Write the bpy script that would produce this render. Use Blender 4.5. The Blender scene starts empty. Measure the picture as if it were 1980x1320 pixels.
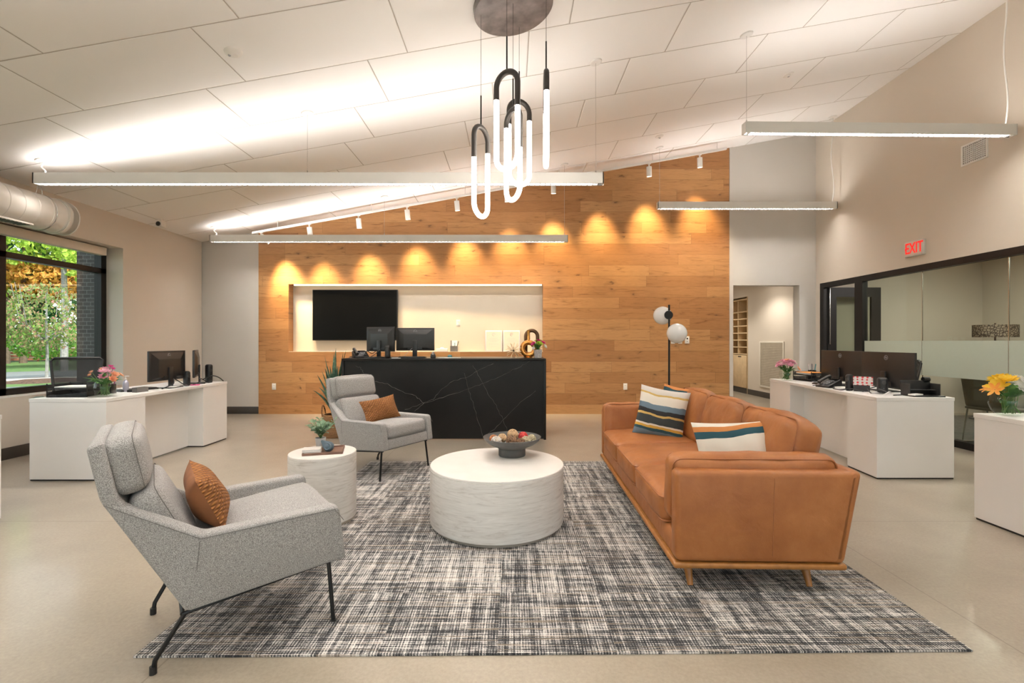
import bpy, bmesh, math, random
from mathutils import Vector, Matrix, Euler

# ---------------------------------------------------------------- camera, world, sun, exposure
sc = bpy.context.scene
COL = sc.collection
K = 920.0                     # focal length in pixels of the 1980 px frame
CH = 1.30                     # camera height
cam_data = bpy.data.cameras.new('camera')
cam_data.sensor_width = 36.0
cam_data.lens = 36.0 * K / 1980.0
cam_data.clip_start = 0.05
cam = bpy.data.objects.new('camera', cam_data)
cam.location = (0, 0, CH)
cam.rotation_euler = (math.pi / 2, 0, 0)
COL.objects.link(cam)
sc.camera = cam

sc.view_settings.view_transform = 'Standard'
sc.view_settings.look = 'None'
sc.view_settings.exposure = 0.62
sc.view_settings.gamma = 1.0
sc.view_settings.use_curve_mapping = False
sc.cycles.caustics_reflective = False
sc.cycles.caustics_refractive = False
sc.cycles.sample_clamp_indirect = 6.0
sc.cycles.max_bounces = 10
sc.cycles.diffuse_bounces = 6
sc.cycles.transparent_max_bounces = 16

world = bpy.data.worlds.new('world')
sc.world = world
world.use_nodes = True
wn = world.node_tree.nodes
wl = world.node_tree.links
sky = wn.new('ShaderNodeTexSky')
sky.sky_type = 'NISHITA'
sky.sun_disc = False
sky.sun_elevation = math.radians(48)
sky.sun_rotation = math.radians(90)
haze = wn.new('ShaderNodeHueSaturation')      # thin bright overcast: a pale sky
haze.inputs['Saturation'].default_value = 0.35
wl.new(sky.outputs[0], haze.inputs['Color'])
wl.new(haze.outputs[0], wn['Background'].inputs[0])
wn['Background'].inputs[1].default_value = 0.34

sun_data = bpy.data.lights.new('sun', 'SUN')
sun_data.energy = 4.2
sun_data.angle = 0.02
sun_data.color = (1.0, 0.93, 0.80)
sun = bpy.data.objects.new('sun', sun_data)
sun.rotation_euler = Euler((math.radians(30), math.radians(38), 0), 'XYZ')
COL.objects.link(sun)

L_DOWN, L_UP, L_TUBE, L_SPOT, L_LED = 92.0, 21.0, 11.0, 190.0, 3.4
WARM = (1.0, 0.87, 0.73)

# ---------------------------------------------------------------- helpers
def at(px, py, Y):
    """point seen at pixel (px, py) of the photograph at distance Y"""
    return Vector(((px - 990) * Y / K, Y, CH - (py - 660) * Y / K))

R = math.radians

def ceil_z(x):
    return 3.09 + 0.178 * (x + 5.57)

class G:
    """collects shapes in one bmesh, build() links them as ONE mesh object"""
    def __init__(self):
        self.bm = bmesh.new()
        self.uv = None
    def _mi(self, mi):
        for f in self.bm.faces:
            if not f.tag:
                f.material_index = mi
                f.tag = True
    def box(self, c, s, bev=0.0, M=None, seg=2, mi=0):
        m = Matrix.Translation(Vector(c)) @ Matrix.Diagonal((s[0], s[1], s[2], 1.0))
        if M is not None:
            m = M @ m
        vs = bmesh.ops.create_cube(self.bm, size=1.0, matrix=m)['verts']
        if bev > 0:
            es = list({e for v in vs for e in v.link_edges})
            bmesh.ops.bevel(self.bm, geom=es, offset=min(bev, 0.49 * min(s)), segments=seg, profile=0.5, affect='EDGES')
        self._mi(mi)
        return self
    def bx(self, x0, x1, y0, y1, z0, z1, bev=0.0, mi=0, M=None, seg=2):
        return self.box(((x0 + x1) / 2, (y0 + y1) / 2, (z0 + z1) / 2), (abs(x1 - x0), abs(y1 - y0), abs(z1 - z0)), bev, M, seg, mi)
    def solid(self, bottom, top, bev=0.0, seg=2, mi=0):
        """closed solid between two loops of equal length"""
        a = [self.bm.verts.new(p) for p in bottom]
        b = [self.bm.verts.new(p) for p in top]
        n = len(a)
        fs = [self.bm.faces.new(list(reversed(a))), self.bm.faces.new(b)]
        for i in range(n):
            j = (i + 1) % n
            fs.append(self.bm.faces.new((a[i], a[j], b[j], b[i])))
        bmesh.ops.recalc_face_normals(self.bm, faces=fs)
        if bev > 0:
            es = list({e for f in fs for e in f.edges})
            bmesh.ops.bevel(self.bm, geom=es, offset=bev, segments=seg, profile=0.5, affect='EDGES')
        self._mi(mi)
        return self
    def prism_y(self, xz, y0, y1, bev=0.0, mi=0, seg=2):
        return self.solid([(x, y0, z) for x, z in xz], [(x, y1, z) for x, z in xz], bev, seg, mi)
    def prism_x(self, yz, x0, x1, bev=0.0, mi=0, seg=2):
        return self.solid([(x0, y, z) for y, z in yz], [(x1, y, z) for y, z in yz], bev, seg, mi)
    def prism_z(self, xy, z0, z1, bev=0.0, mi=0, seg=2):
        return self.solid([(x, y, z0) for x, y in xy], [(x, y, z1) for x, y in xy], bev, seg, mi)
    def lathe(self, prof, c=(0, 0, 0), seg=32, M=None, mi=0):
        """profile [(r, z)] turned about z; r = 0 closes the end"""
        rings = []
        T = Matrix.Translation(Vector(c))
        if M is not None:
            T = T @ M
        for r, z in prof:
            if r < 1e-6:
                rings.append([self.bm.verts.new(T @ Vector((0, 0, z)))])
            else:
                rings.append([self.bm.verts.new(T @ Vector((r * math.cos(2 * math.pi * k / seg), r * math.sin(2 * math.pi * k / seg), z))) for k in range(seg)])
        for a, b in zip(rings, rings[1:]):
            for k in range(seg):
                j = (k + 1) % seg
                if len(a) == 1 and len(b) == 1:
                    continue
                if len(a) == 1:
                    self.bm.faces.new((a[0], b[k], b[j]))
                elif len(b) == 1:
                    self.bm.faces.new((a[k], a[j], b[0]))
                else:
                    self.bm.faces.new((a[k], a[j], b[j], b[k]))
        self._mi(mi)
        return self
    def tube(self, pts, r, seg=8, closed=False, mi=0):
        pts = [Vector(p) for p in pts]
        n = len(pts)
        rr = r if isinstance(r, (list, tuple)) else [r] * n
        rings = []
        up = Vector((0, 0, 1))
        prev = None
        for i in range(n):
            if closed:
                t = pts[(i + 1) % n] - pts[i - 1]
            else:
                t = pts[min(i + 1, n - 1)] - pts[max(i - 1, 0)]
            t.normalize()
            if prev is None:
                ref = up if abs(t.dot(up)) < 0.9 else Vector((1, 0, 0))
                nrm = (ref - t * ref.dot(t)).normalized()
            else:
                nrm = prev - t * prev.dot(t)
                nrm.normalize()
            prev = nrm
            bi = t.cross(nrm)
            rings.append([self.bm.verts.new(pts[i] + (nrm * math.cos(2 * math.pi * k / seg) + bi * math.sin(2 * math.pi * k / seg)) * rr[i]) for k in range(seg)])
        pairs = list(zip(rings, rings[1:]))
        if closed:
            pairs.append((rings[-1], rings[0]))
        for a, b in pairs:
            for k in range(seg):
                j = (k + 1) % seg
                self.bm.faces.new((a[k], a[j], b[j], b[k]))
        if not closed:
            self.bm.faces.new(list(reversed(rings[0])))
            self.bm.faces.new(rings[-1])
        self._mi(mi)
        return self
    def ball(self, c, r, sub=3, mi=0, scale=(1, 1, 1)):
        m = Matrix.Translation(Vector(c)) @ Matrix.Diagonal((scale[0], scale[1], scale[2], 1))
        bmesh.ops.create_icosphere(self.bm, subdivisions=sub, radius=r, matrix=m)
        self._mi(mi)
        return self
    def cush(self, h, r=0.05, n=12, puff=(0, 0, 0), M=None, warp=None, mi=0, wr=0.0, seed=1):
        """soft rounded box with half sizes h; puff bulges each pair of faces"""
        rnd = random.Random(seed)
        ph = [rnd.uniform(0, 6.28) for _ in range(6)]
        tmp = {}
        hx, hy, hz = h
        def vert(p):
            key = (round(p[0], 5), round(p[1], 5), round(p[2], 5))
            if key in tmp:
                return tmp[key]
            q = Vector((p[0] * hx, p[1] * hy, p[2] * hz))
            rr = min(r, hx, hy, hz)
            inner = Vector((max(-hx + rr, min(hx - rr, q.x)), max(-hy + rr, min(hy - rr, q.y)), max(-hz + rr, min(hz - rr, q.z))))
            d = q - inner
            if d.length > 1e-9:
                q = inner + d.normalized() * rr
            u, v, w = p
            fx, fy, fz = 1 - u * u, 1 - v * v, 1 - w * w
            q.x += puff[0] * u * fy * fz ** 0.5
            q.y += puff[1] * v * fx * fz ** 0.5
            q.z += puff[2] * w * fx * fy
            if wr:
                s = math.sin(q.x * 21 + ph[0]) * math.sin(q.y * 17 + ph[1]) + 0.6 * math.sin(q.x * 43 + q.z * 31 + ph[2]) * math.sin(q.y * 37 + ph[3])
                q += Vector((u, v, w)).normalized() * (wr * s)
            if warp:
                q = Vector(warp(q))
            if M is not None:
                q = M @ q
            tmp[key] = self.bm.verts.new(q)
            return tmp[key]
        # spacing denser near the edges
        def g(i):
            t = -1 + 2 * i / n
            return math.copysign(abs(t) ** 0.75, t)
        for ax in range(3):
            for sgn in (-1, 1):
                for i in range(n):
                    for j in range(n):
                        cs = []
                        for a, b in ((i, j), (i + 1, j), (i + 1, j + 1), (i, j + 1)):
                            p = [0, 0, 0]
                            p[ax] = sgn
                            p[(ax + 1) % 3] = g(a)
                            p[(ax + 2) % 3] = g(b)
                            cs.append(vert(p))
                        if sgn < 0:
                            cs.reverse()
                        self.bm.faces.new(cs)
        self._mi(mi)
        return self
    def pillow(self, w, h, t, n=20, mi_front=0, mi_back=1, M=None, pinch=0.10, seed=1, fold=0.0):
        """square scatter cushion in the xz plane, front towards -y"""
        uvl = self.bm.loops.layers.uv.get('UVMap') or self.bm.loops.layers.uv.new('UVMap')
        rnd = random.Random(seed)
        p1, p2, p3 = (rnd.uniform(0, 6.28) for _ in range(3))
        def pos(u, v, s):
            x = u * w / 2 * (1 - pinch * (1 - v * v) * abs(u))
            z = v * h / 2 * (1 - pinch * (1 - u * u) * abs(v))
            e = max(0.0, (1 - abs(u) ** 2.6) * (1 - abs(v) ** 2.6)) ** 0.62
            d = t / 2 * e * (0.88 + 0.12 * math.sin(3.1 * u + p1) * math.sin(2.7 * v + p2))
            d += fold * e * math.sin(9 * u + 5 * v + p3) * (1 - abs(v))
            return Vector((x, s * d, z))
        grid = {}
        for s in (-1, 1):
            for i in range(n + 1):
                for j in range(n + 1):
                    edge = i in (0, n) or j in (0, n)
                    k = (i, j, 0 if edge else s)
                    if k not in grid:
                        p = pos(-1 + 2 * i / n, -1 + 2 * j / n, s)
                        if M is not None:
                            p = M @ p
                        grid[k] = self.bm.verts.new(p)
        for s, mi in ((-1, mi_front), (1, mi_back)):
            for i in range(n):
                for j in range(n):
                    ij = [(i, j), (i + 1, j), (i + 1, j + 1), (i, j + 1)]
                    vs = [grid[(a, b, 0 if (a in (0, n) or b in (0, n)) else s)] for a, b in ij]
                    if s > 0:
                        vs.reverse(); ij.reverse()
                    f = self.bm.faces.new(vs)
                    for lp, (a, b) in zip(f.loops, ij):
                        lp[uvl].uv = (a / n, b / n)
                    f.material_index = mi
                    f.tag = True
        return self
    def quad(self, a, b, c, d, mi=0):
        f = self.bm.faces.new([self.bm.verts.new(p) for p in (a, b, c, d)])
        f.material_index = mi
        f.tag = True
        return self
    def build(self, name, mats, parent=None, loc=(0, 0, 0), rot=(0, 0, 0), ang=0.7, smooth=True):
        me = bpy.data.meshes.new(name)
        self.bm.to_mesh(me)
        self.bm.free()
        for m in (mats if isinstance(mats, (list, tuple)) else [mats]):
            me.materials.append(m)
        if smooth:
            me.polygons.foreach_set('use_smooth', [True] * len(me.polygons))
            me.set_sharp_from_angle(angle=ang)
        o = bpy.data.objects.new(name, me)
        o.location = loc
        o.rotation_euler = rot
        COL.objects.link(o)
        if parent is not None:
            o.parent = parent
        return o

def tag(o, label, cat=None, group=None, kind=None):
    o['label'] = label
    if cat: o['category'] = cat
    if group: o['group'] = group
    if kind: o['kind'] = kind
    return o

def thing(name, label, cat, loc=(0, 0, 0), rz=0.0, group=None):
    o = bpy.data.objects.new(name, None)
    o.empty_display_size = 0.1
    o.location = loc
    o.rotation_euler = (0, 0, rz)
    COL.objects.link(o)
    return tag(o, label, cat, group)

def struct(o, label, cat='wall'):
    return tag(o, label, cat, None, 'structure')

def dup(root, loc, rz, label, group=None):
    def cp(o, parent):
        c = o.copy()
        COL.objects.link(c)
        if parent is not None:
            c.parent = parent
        for ch in o.children:
            cp(ch, c)
        return c
    r = cp(root, None)
    r.location = loc
    r.rotation_euler = (0, 0, rz)
    r['label'] = label
    if group: r['group'] = group
    return r

def text_mesh(name, s, size, mat, parent=None, depth=0.002, loc=(0, 0, 0), rot=(0, 0, 0), sx=1.0, bold=0.0):
    cu = bpy.data.curves.new(name, 'FONT')
    cu.body = s
    cu.size = size
    cu.extrude = depth
    cu.offset = bold
    cu.align_x = 'CENTER'
    cu.align_y = 'CENTER'
    tmp = bpy.data.objects.new('text_source', cu)
    COL.objects.link(tmp)
    bpy.context.view_layer.update()
    me = bpy.data.meshes.new_from_object(tmp.evaluated_get(bpy.context.evaluated_depsgraph_get()))
    bpy.data.objects.remove(tmp)
    bpy.data.curves.remove(cu)
    me.materials.clear()
    me.materials.append(mat)
    o = bpy.data.objects.new(name, me)
    o.location = loc
    o.rotation_euler = rot
    o.scale = (sx, 1, 1)
    COL.objects.link(o)
    if parent is not None:
        o.parent = parent
    return o

# ---------------------------------------------------------------- materials
MATS = {}
def nodes_of(name):
    m = bpy.data.materials.new(name)
    m.use_nodes = True
    nt = m.node_tree
    return m, nt.nodes, nt.links, nt.nodes['Principled BSDF']

def N(ns, t, **kw):
    n = ns.new(t)
    for k, v in kw.items():
        if k.startswith('i_'):
            n.inputs[k[2:].replace('_', ' ')].default_value = v
        else:
            setattr(n, k, v)
    return n

def math_node(ns, ls, op, a, b=None, c=None, clamp=False):
    n = ns.new('ShaderNodeMath')
    n.operation = op
    n.use_clamp = clamp
    for i, v in enumerate((a, b, c)):
        if v is None:
            continue
        if isinstance(v, (int, float)):
            n.inputs[i].default_value = v
        else:
            ls.new(v, n.inputs[i])
    return n.outputs[0]

def mapped(ns, ls, scale=(1, 1, 1), coord='Object', rot=(0, 0, 0), loc=(0, 0, 0)):
    tc = ns.new('ShaderNodeTexCoord')
    mp = ns.new('ShaderNodeMapping')
    mp.inputs['Scale'].default_value = scale
    mp.inputs['Rotation'].default_value = rot
    mp.inputs['Location'].default_value = loc
    ls.new(tc.outputs[coord], mp.inputs['Vector'])
    return mp.outputs[0]

def ramp(ns, ls, fac, stops, interp='LINEAR'):
    r = ns.new('ShaderNodeValToRGB')
    r.color_ramp.interpolation = interp
    el = r.color_ramp.elements
    while len(el) > 1:
        el.remove(el[-1])
    el[0].position = stops[0][0]
    el[0].color = (*stops[0][1], 1)
    for p, c in stops[1:]:
        e = el.new(p)
        e.color = (*c, 1)
    ls.new(fac, r.inputs[0])
    return r.outputs[0]

def noise(ns, ls, vec, scale, detail=3, rough=0.5, dist=0.0):
    n = ns.new('ShaderNodeTexNoise')
    n.inputs['Scale'].default_value = scale
    n.inputs['Detail'].default_value = detail
    n.inputs['Roughness'].default_value = rough
    n.inputs['Distortion'].default_value = dist
    if vec is not None:
        ls.new(vec, n.inputs['Vector'])
    return n.outputs[0]

def mixc(ns, ls, fac, a, b, mode='MIX'):
    m = ns.new('ShaderNodeMix')
    m.data_type = 'RGBA'
    m.blend_type = mode
    for s, v in (('Factor', fac), ('A', a), ('B', b)):
        sock = [i for i in m.inputs if i.name == s and (i.type == ('VALUE' if s == 'Factor' else 'RGBA'))][0]
        if isinstance(v, (int, float)):
            sock.default_value = v
        elif isinstance(v, (tuple, list)):
            sock.default_value = (*v, 1) if len(v) == 3 else v
        else:
            ls.new(v, sock)
    return [o for o in m.outputs if o.type == 'RGBA'][0]

def bump(ns, ls, bsdf, h, strength, dist=0.01):
    b = ns.new('ShaderNodeBump')
    b.inputs['Strength'].default_value = strength
    b.inputs['Distance'].default_value = dist
    ls.new(h, b.inputs['Height'])
    ls.new(b.outputs[0], bsdf.inputs['Normal'])

def pm(name, col, rough=0.5, metal=0.0, var=0.06, scale=6.0, bmp=0.0, bscale=80.0, bdist=0.004, coat=0.0, detail=3, trans=0.0, ior=1.45, sss=0.0, spec=None):
    """plain procedural material: noise varies the colour, finer noise the bump"""
    if name in MATS:
        return MATS[name]
    m, ns, ls, b = nodes_of(name)
    v = mapped(ns, ls)
    f = noise(ns, ls, v, scale, detail)
    lo = tuple(max(0, c * (1 - var)) for c in col)
    hi = tuple(min(1, c * (1 + var)) for c in col)
    ls.new(ramp(ns, ls, f, [(0.3, lo), (0.7, hi)]), b.inputs['Base Color'])
    b.inputs['Roughness'].default_value = rough
    b.inputs['Metallic'].default_value = metal
    if coat: b.inputs['Coat Weight'].default_value = coat
    if trans:
        b.inputs['Transmission Weight'].default_value = trans
        b.inputs['IOR'].default_value = ior
    if spec is not None: b.inputs['Specular IOR Level'].default_value = spec
    if bmp: bump(ns, ls, b, noise(ns, ls, v, bscale, 3), bmp, bdist)
    MATS[name] = m
    return m

def emat(name, col, strength):
    m, ns, ls, b = nodes_of(name)
    v = mapped(ns, ls)
    f = noise(ns, ls, v, 3.0, 1)
    c = ramp(ns, ls, f, [(0.0, tuple(x * 0.97 for x in col)), (1.0, col)])
    ls.new(c, b.inputs['Emission Color'])
    b.inputs['Base Color'].default_value = (0.8, 0.8, 0.8, 1)
    b.inputs['Emission Strength'].default_value = strength
    MATS[name] = m
    return m

def thin_glass(name, tint, gloss=0.9, milk=0.0, milk_col=(0.8, 0.85, 0.8)):
    m, ns, ls, b = nodes_of(name)
    out = ns['Material Output']
    ns.remove(b)
    tr = N(ns, 'ShaderNodeBsdfTransparent'); tr.inputs[0].default_value = (*tint, 1)
    gl = N(ns, 'ShaderNodeBsdfGlossy'); gl.inputs['Roughness'].default_value = 0.02
    gl.inputs[0].default_value = (gloss, gloss, gloss, 1)
    fr = N(ns, 'ShaderNodeFresnel'); fr.inputs[0].default_value = 1.45
    mx = N(ns, 'ShaderNodeMixShader')
    geo = N(ns, 'ShaderNodeNewGeometry')
    fac = math_node(ns, ls, 'MULTIPLY', fr.outputs[0], math_node(ns, ls, 'SUBTRACT', 1.0, geo.outputs['Backfacing']))
    ls.new(fac, mx.inputs[0]); ls.new(tr.outputs[0], mx.inputs[1]); ls.new(gl.outputs[0], mx.inputs[2])
    last = mx.outputs[0]
    if milk:
        df = N(ns, 'ShaderNodeBsdfDiffuse')
        v = mapped(ns, ls)
        ls.new(ramp(ns, ls, noise(ns, ls, v, 30, 2), [(0.3, tuple(c * 0.97 for c in milk_col)), (0.7, milk_col)]), df.inputs[0])
        tl = N(ns, 'ShaderNodeBsdfTranslucent'); tl.inputs[0].default_value = (*milk_col, 1)
        a = N(ns, 'ShaderNodeMixShader'); a.inputs[0].default_value = 0.5
        ls.new(df.outputs[0], a.inputs[1]); ls.new(tl.outputs[0], a.inputs[2])
        c = N(ns, 'ShaderNodeMixShader'); c.inputs[0].default_value = milk
        ls.new(last, c.inputs[1]); ls.new(a.outputs[0], c.inputs[2])
        last = c.outputs[0]
    ls.new(last, out.inputs[0])
    MATS[name] = m
    return m

# painted walls and plain things
paint = pm('wall_paint', (0.61, 0.55, 0.475), 0.75, var=0.012, scale=2, bmp=0.05, bscale=220, bdist=0.001)
paint_back = pm('wall_paint_grey', (0.56, 0.535, 0.50), 0.75, var=0.012, scale=2, bmp=0.05, bscale=220, bdist=0.001)
paint_white = pm('niche_paint', (0.62, 0.55, 0.46), 0.7, var=0.01)
base_grey = pm('rubber_baseboard', (0.042, 0.037, 0.032), 0.45, var=0.05)
black_frame = pm('black_aluminium', (0.009, 0.0075, 0.007), 0.45, var=0.1, spec=.3)
black_plastic = pm('black_plastic', (0.009, 0.009, 0.0095), 0.38, var=0.1, scale=20)
dark_plastic = pm('charcoal_plastic', (0.030, 0.029, 0.028), 0.42, var=0.08, scale=20)
black_metal = pm('black_metal', (0.008, 0.0075, 0.0075), 0.4, metal=0.3, var=0.1)
white_lam = pm('white_laminate', (0.80, 0.785, 0.77), 0.38, var=0.01, scale=3)
white_metal = pm('white_enamel', (0.80, 0.79, 0.77), 0.4, var=0.01)
white_plastic = pm('white_plastic', (0.82, 0.80, 0.77), 0.4, var=0.01)
paper_white = pm('white_paper', (0.82, 0.81, 0.79), 0.8, var=0.02, scale=30)
grey_text = pm('grey_ink', (0.30, 0.30, 0.31), 0.8, var=0.05)
chrome = pm('brushed_chrome', (0.6, 0.6, 0.6), 0.25, metal=1.0, var=0.05)
steel_duct = pm('painted_duct', (0.66, 0.63, 0.58), 0.45, var=0.03, scale=4)
glass_pane = thin_glass('window_glass', (0.93, 0.97, 0.95))
glass_office = thin_glass('office_glass', (0.82, 0.85, 0.80), 0.7)
glass_frost = thin_glass('frosted_film', (0.82, 0.85, 0.80), 0.5, 0.72, (0.68, 0.715, 0.66))
glass_vase = thin_glass('vase_glass', (0.93, 0.97, 0.95), 1.0)
led_down = emat('lamp_diffuser', (1.0, 0.94, 0.875), L_DOWN)
led_up = emat('lamp_uplight', (1.0, 0.935, 0.88), L_UP)
tube_glow = emat('glowing_tube', (1.0, 0.91, 0.80), L_TUBE)
led_niche = emat('niche_strip', (1.0, 0.82, 0.58), L_LED)
downlight = emat('downlight_lens', (1.0, 0.90, 0.78), 150.0)
added_panel_light = emat('added_panel_light', (1.0, 0.93, 0.85), 42.0)
exit_red = emat('exit_red', (1.0, 0.02, 0.015), 0.55)
exit_red.node_tree.nodes['Principled BSDF'].inputs['Base Color'].default_value = (0.55, 0.01, 0.008, 1)
blade_shade = pm('louvre_shade_grey', (0.16, 0.155, 0.15), 0.6, var=0.03)  # grey paints in the shaded look of blades that are really white

def make_ceiling_mat():
    m, ns, ls, b = nodes_of('ceiling_panels')
    tc = ns.new('ShaderNodeTexCoord')
    sp = ns.new('ShaderNodeSeparateXYZ')
    ls.new(tc.outputs['Object'], sp.inputs[0])
    X, Y = sp.outputs[0], sp.outputs[1]
    pitch, length, shift = 0.742, 1.465, 0.365
    rowf = math_node(ns, ls, 'DIVIDE', math_node(ns, ls, 'SUBTRACT', Y, 3.565 - 10 * pitch), pitch)
    row = math_node(ns, ls, 'FLOOR', rowf)
    fy = math_node(ns, ls, 'SUBTRACT', rowf, row)
    # row index 9 is the row just above the first seam; its short seam lies at x = -3.51
    off = math_node(ns, ls, 'MULTIPLY', math_node(ns, ls, 'SUBTRACT', row, 9.0), shift)
    xx = math_node(ns, ls, 'ADD', math_node(ns, ls, 'ADD', X, off), 3.51 + 20 * length)
    xf = math_node(ns, ls, 'DIVIDE', xx, length)
    fx = math_node(ns, ls, 'FRACT', xf)
    dx = math_node(ns, ls, 'MULTIPLY', math_node(ns, ls, 'MINIMUM', fx, math_node(ns, ls, 'SUBTRACT', 1.0, fx)), length)
    dy = math_node(ns, ls, 'MULTIPLY', math_node(ns, ls, 'MINIMUM', fy, math_node(ns, ls, 'SUBTRACT', 1.0, fy)), pitch)
    d = math_node(ns, ls, 'MINIMUM', dx, dy)
    seam = math_node(ns, ls, 'LESS_THAN', d, 0.0048)
    idn = ns.new('ShaderNodeCombineXYZ')
    ls.new(math_node(ns, ls, 'FLOOR', xf), idn.inputs[0]); ls.new(row, idn.inputs[1])
    wn_ = ns.new('ShaderNodeTexWhiteNoise')
    ls.new(idn.outputs[0], wn_.inputs[0])
    c = ramp(ns, ls, wn_.outputs[0], [(0.0, (0.90, 0.89, 0.88)), (1.0, (0.925, 0.915, 0.905))])
    ls.new(mixc(ns, ls, seam, c, (0.50, 0.46, 0.42)), b.inputs['Base Color'])
    b.inputs['Roughness'].default_value = 0.8
    h = math_node(ns, ls, 'MULTIPLY', math_node(ns, ls, 'MINIMUM', d, 0.012), 80.0)
    bump(ns, ls, b, h, 0.6, 0.01)
    return m
ceiling_mat = make_ceiling_mat()

def make_floor_mat():
    m, ns, ls, b = nodes_of('polished_concrete')
    v = mapped(ns, ls)
    big = noise(ns, ls, v, 0.9, 5, 0.6)
    fine = noise(ns, ls, v, 60, 4, 0.7)
    c1 = ramp(ns, ls, big, [(0.25, (0.265, 0.225, 0.172)), (0.5, (0.345, 0.297, 0.232)), (0.75, (0.425, 0.375, 0.305))])
    c2 = ramp(ns, ls, fine, [(0.3, (0.84, 0.84, 0.84)), (0.7, (1.06, 1.06, 1.06))])
    c = mixc(ns, ls, 1.0, c1, c2, 'MULTIPLY')
    # saw-cut control joints
    tc = ns.new('ShaderNodeTexCoord'); sp = ns.new('ShaderNodeSeparateXYZ')
    ls.new(tc.outputs['Object'], sp.inputs[0])
    ds = []
    for sock, vals in ((sp.outputs[0], (-1.41, 2.13)), (sp.outputs[1], (3.44, 6.98))):
        for q in vals:
            ds.append(math_node(ns, ls, 'ABSOLUTE', math_node(ns, ls, 'SUBTRACT', sock, q)))
    d = ds[0]
    for e in ds[1:]:
        d = math_node(ns, ls, 'MINIMUM', d, e)
    j = math_node(ns, ls, 'LESS_THAN', d, 0.0035)
    ls.new(mixc(ns, ls, math_node(ns, ls, 'MULTIPLY', j, 0.55), c, (0.16, 0.13, 0.10)), b.inputs['Base Color'])
    b.inputs['Coat Weight'].default_value = 0.35
    b.inputs['Coat Roughness'].default_value = 0.12
    rr = math_node(ns, ls, 'MULTIPLY_ADD', big, 0.10, 0.30)
    ls.new(rr, b.inputs['Roughness'])
    return m
floor_mat = make_floor_mat()

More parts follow.
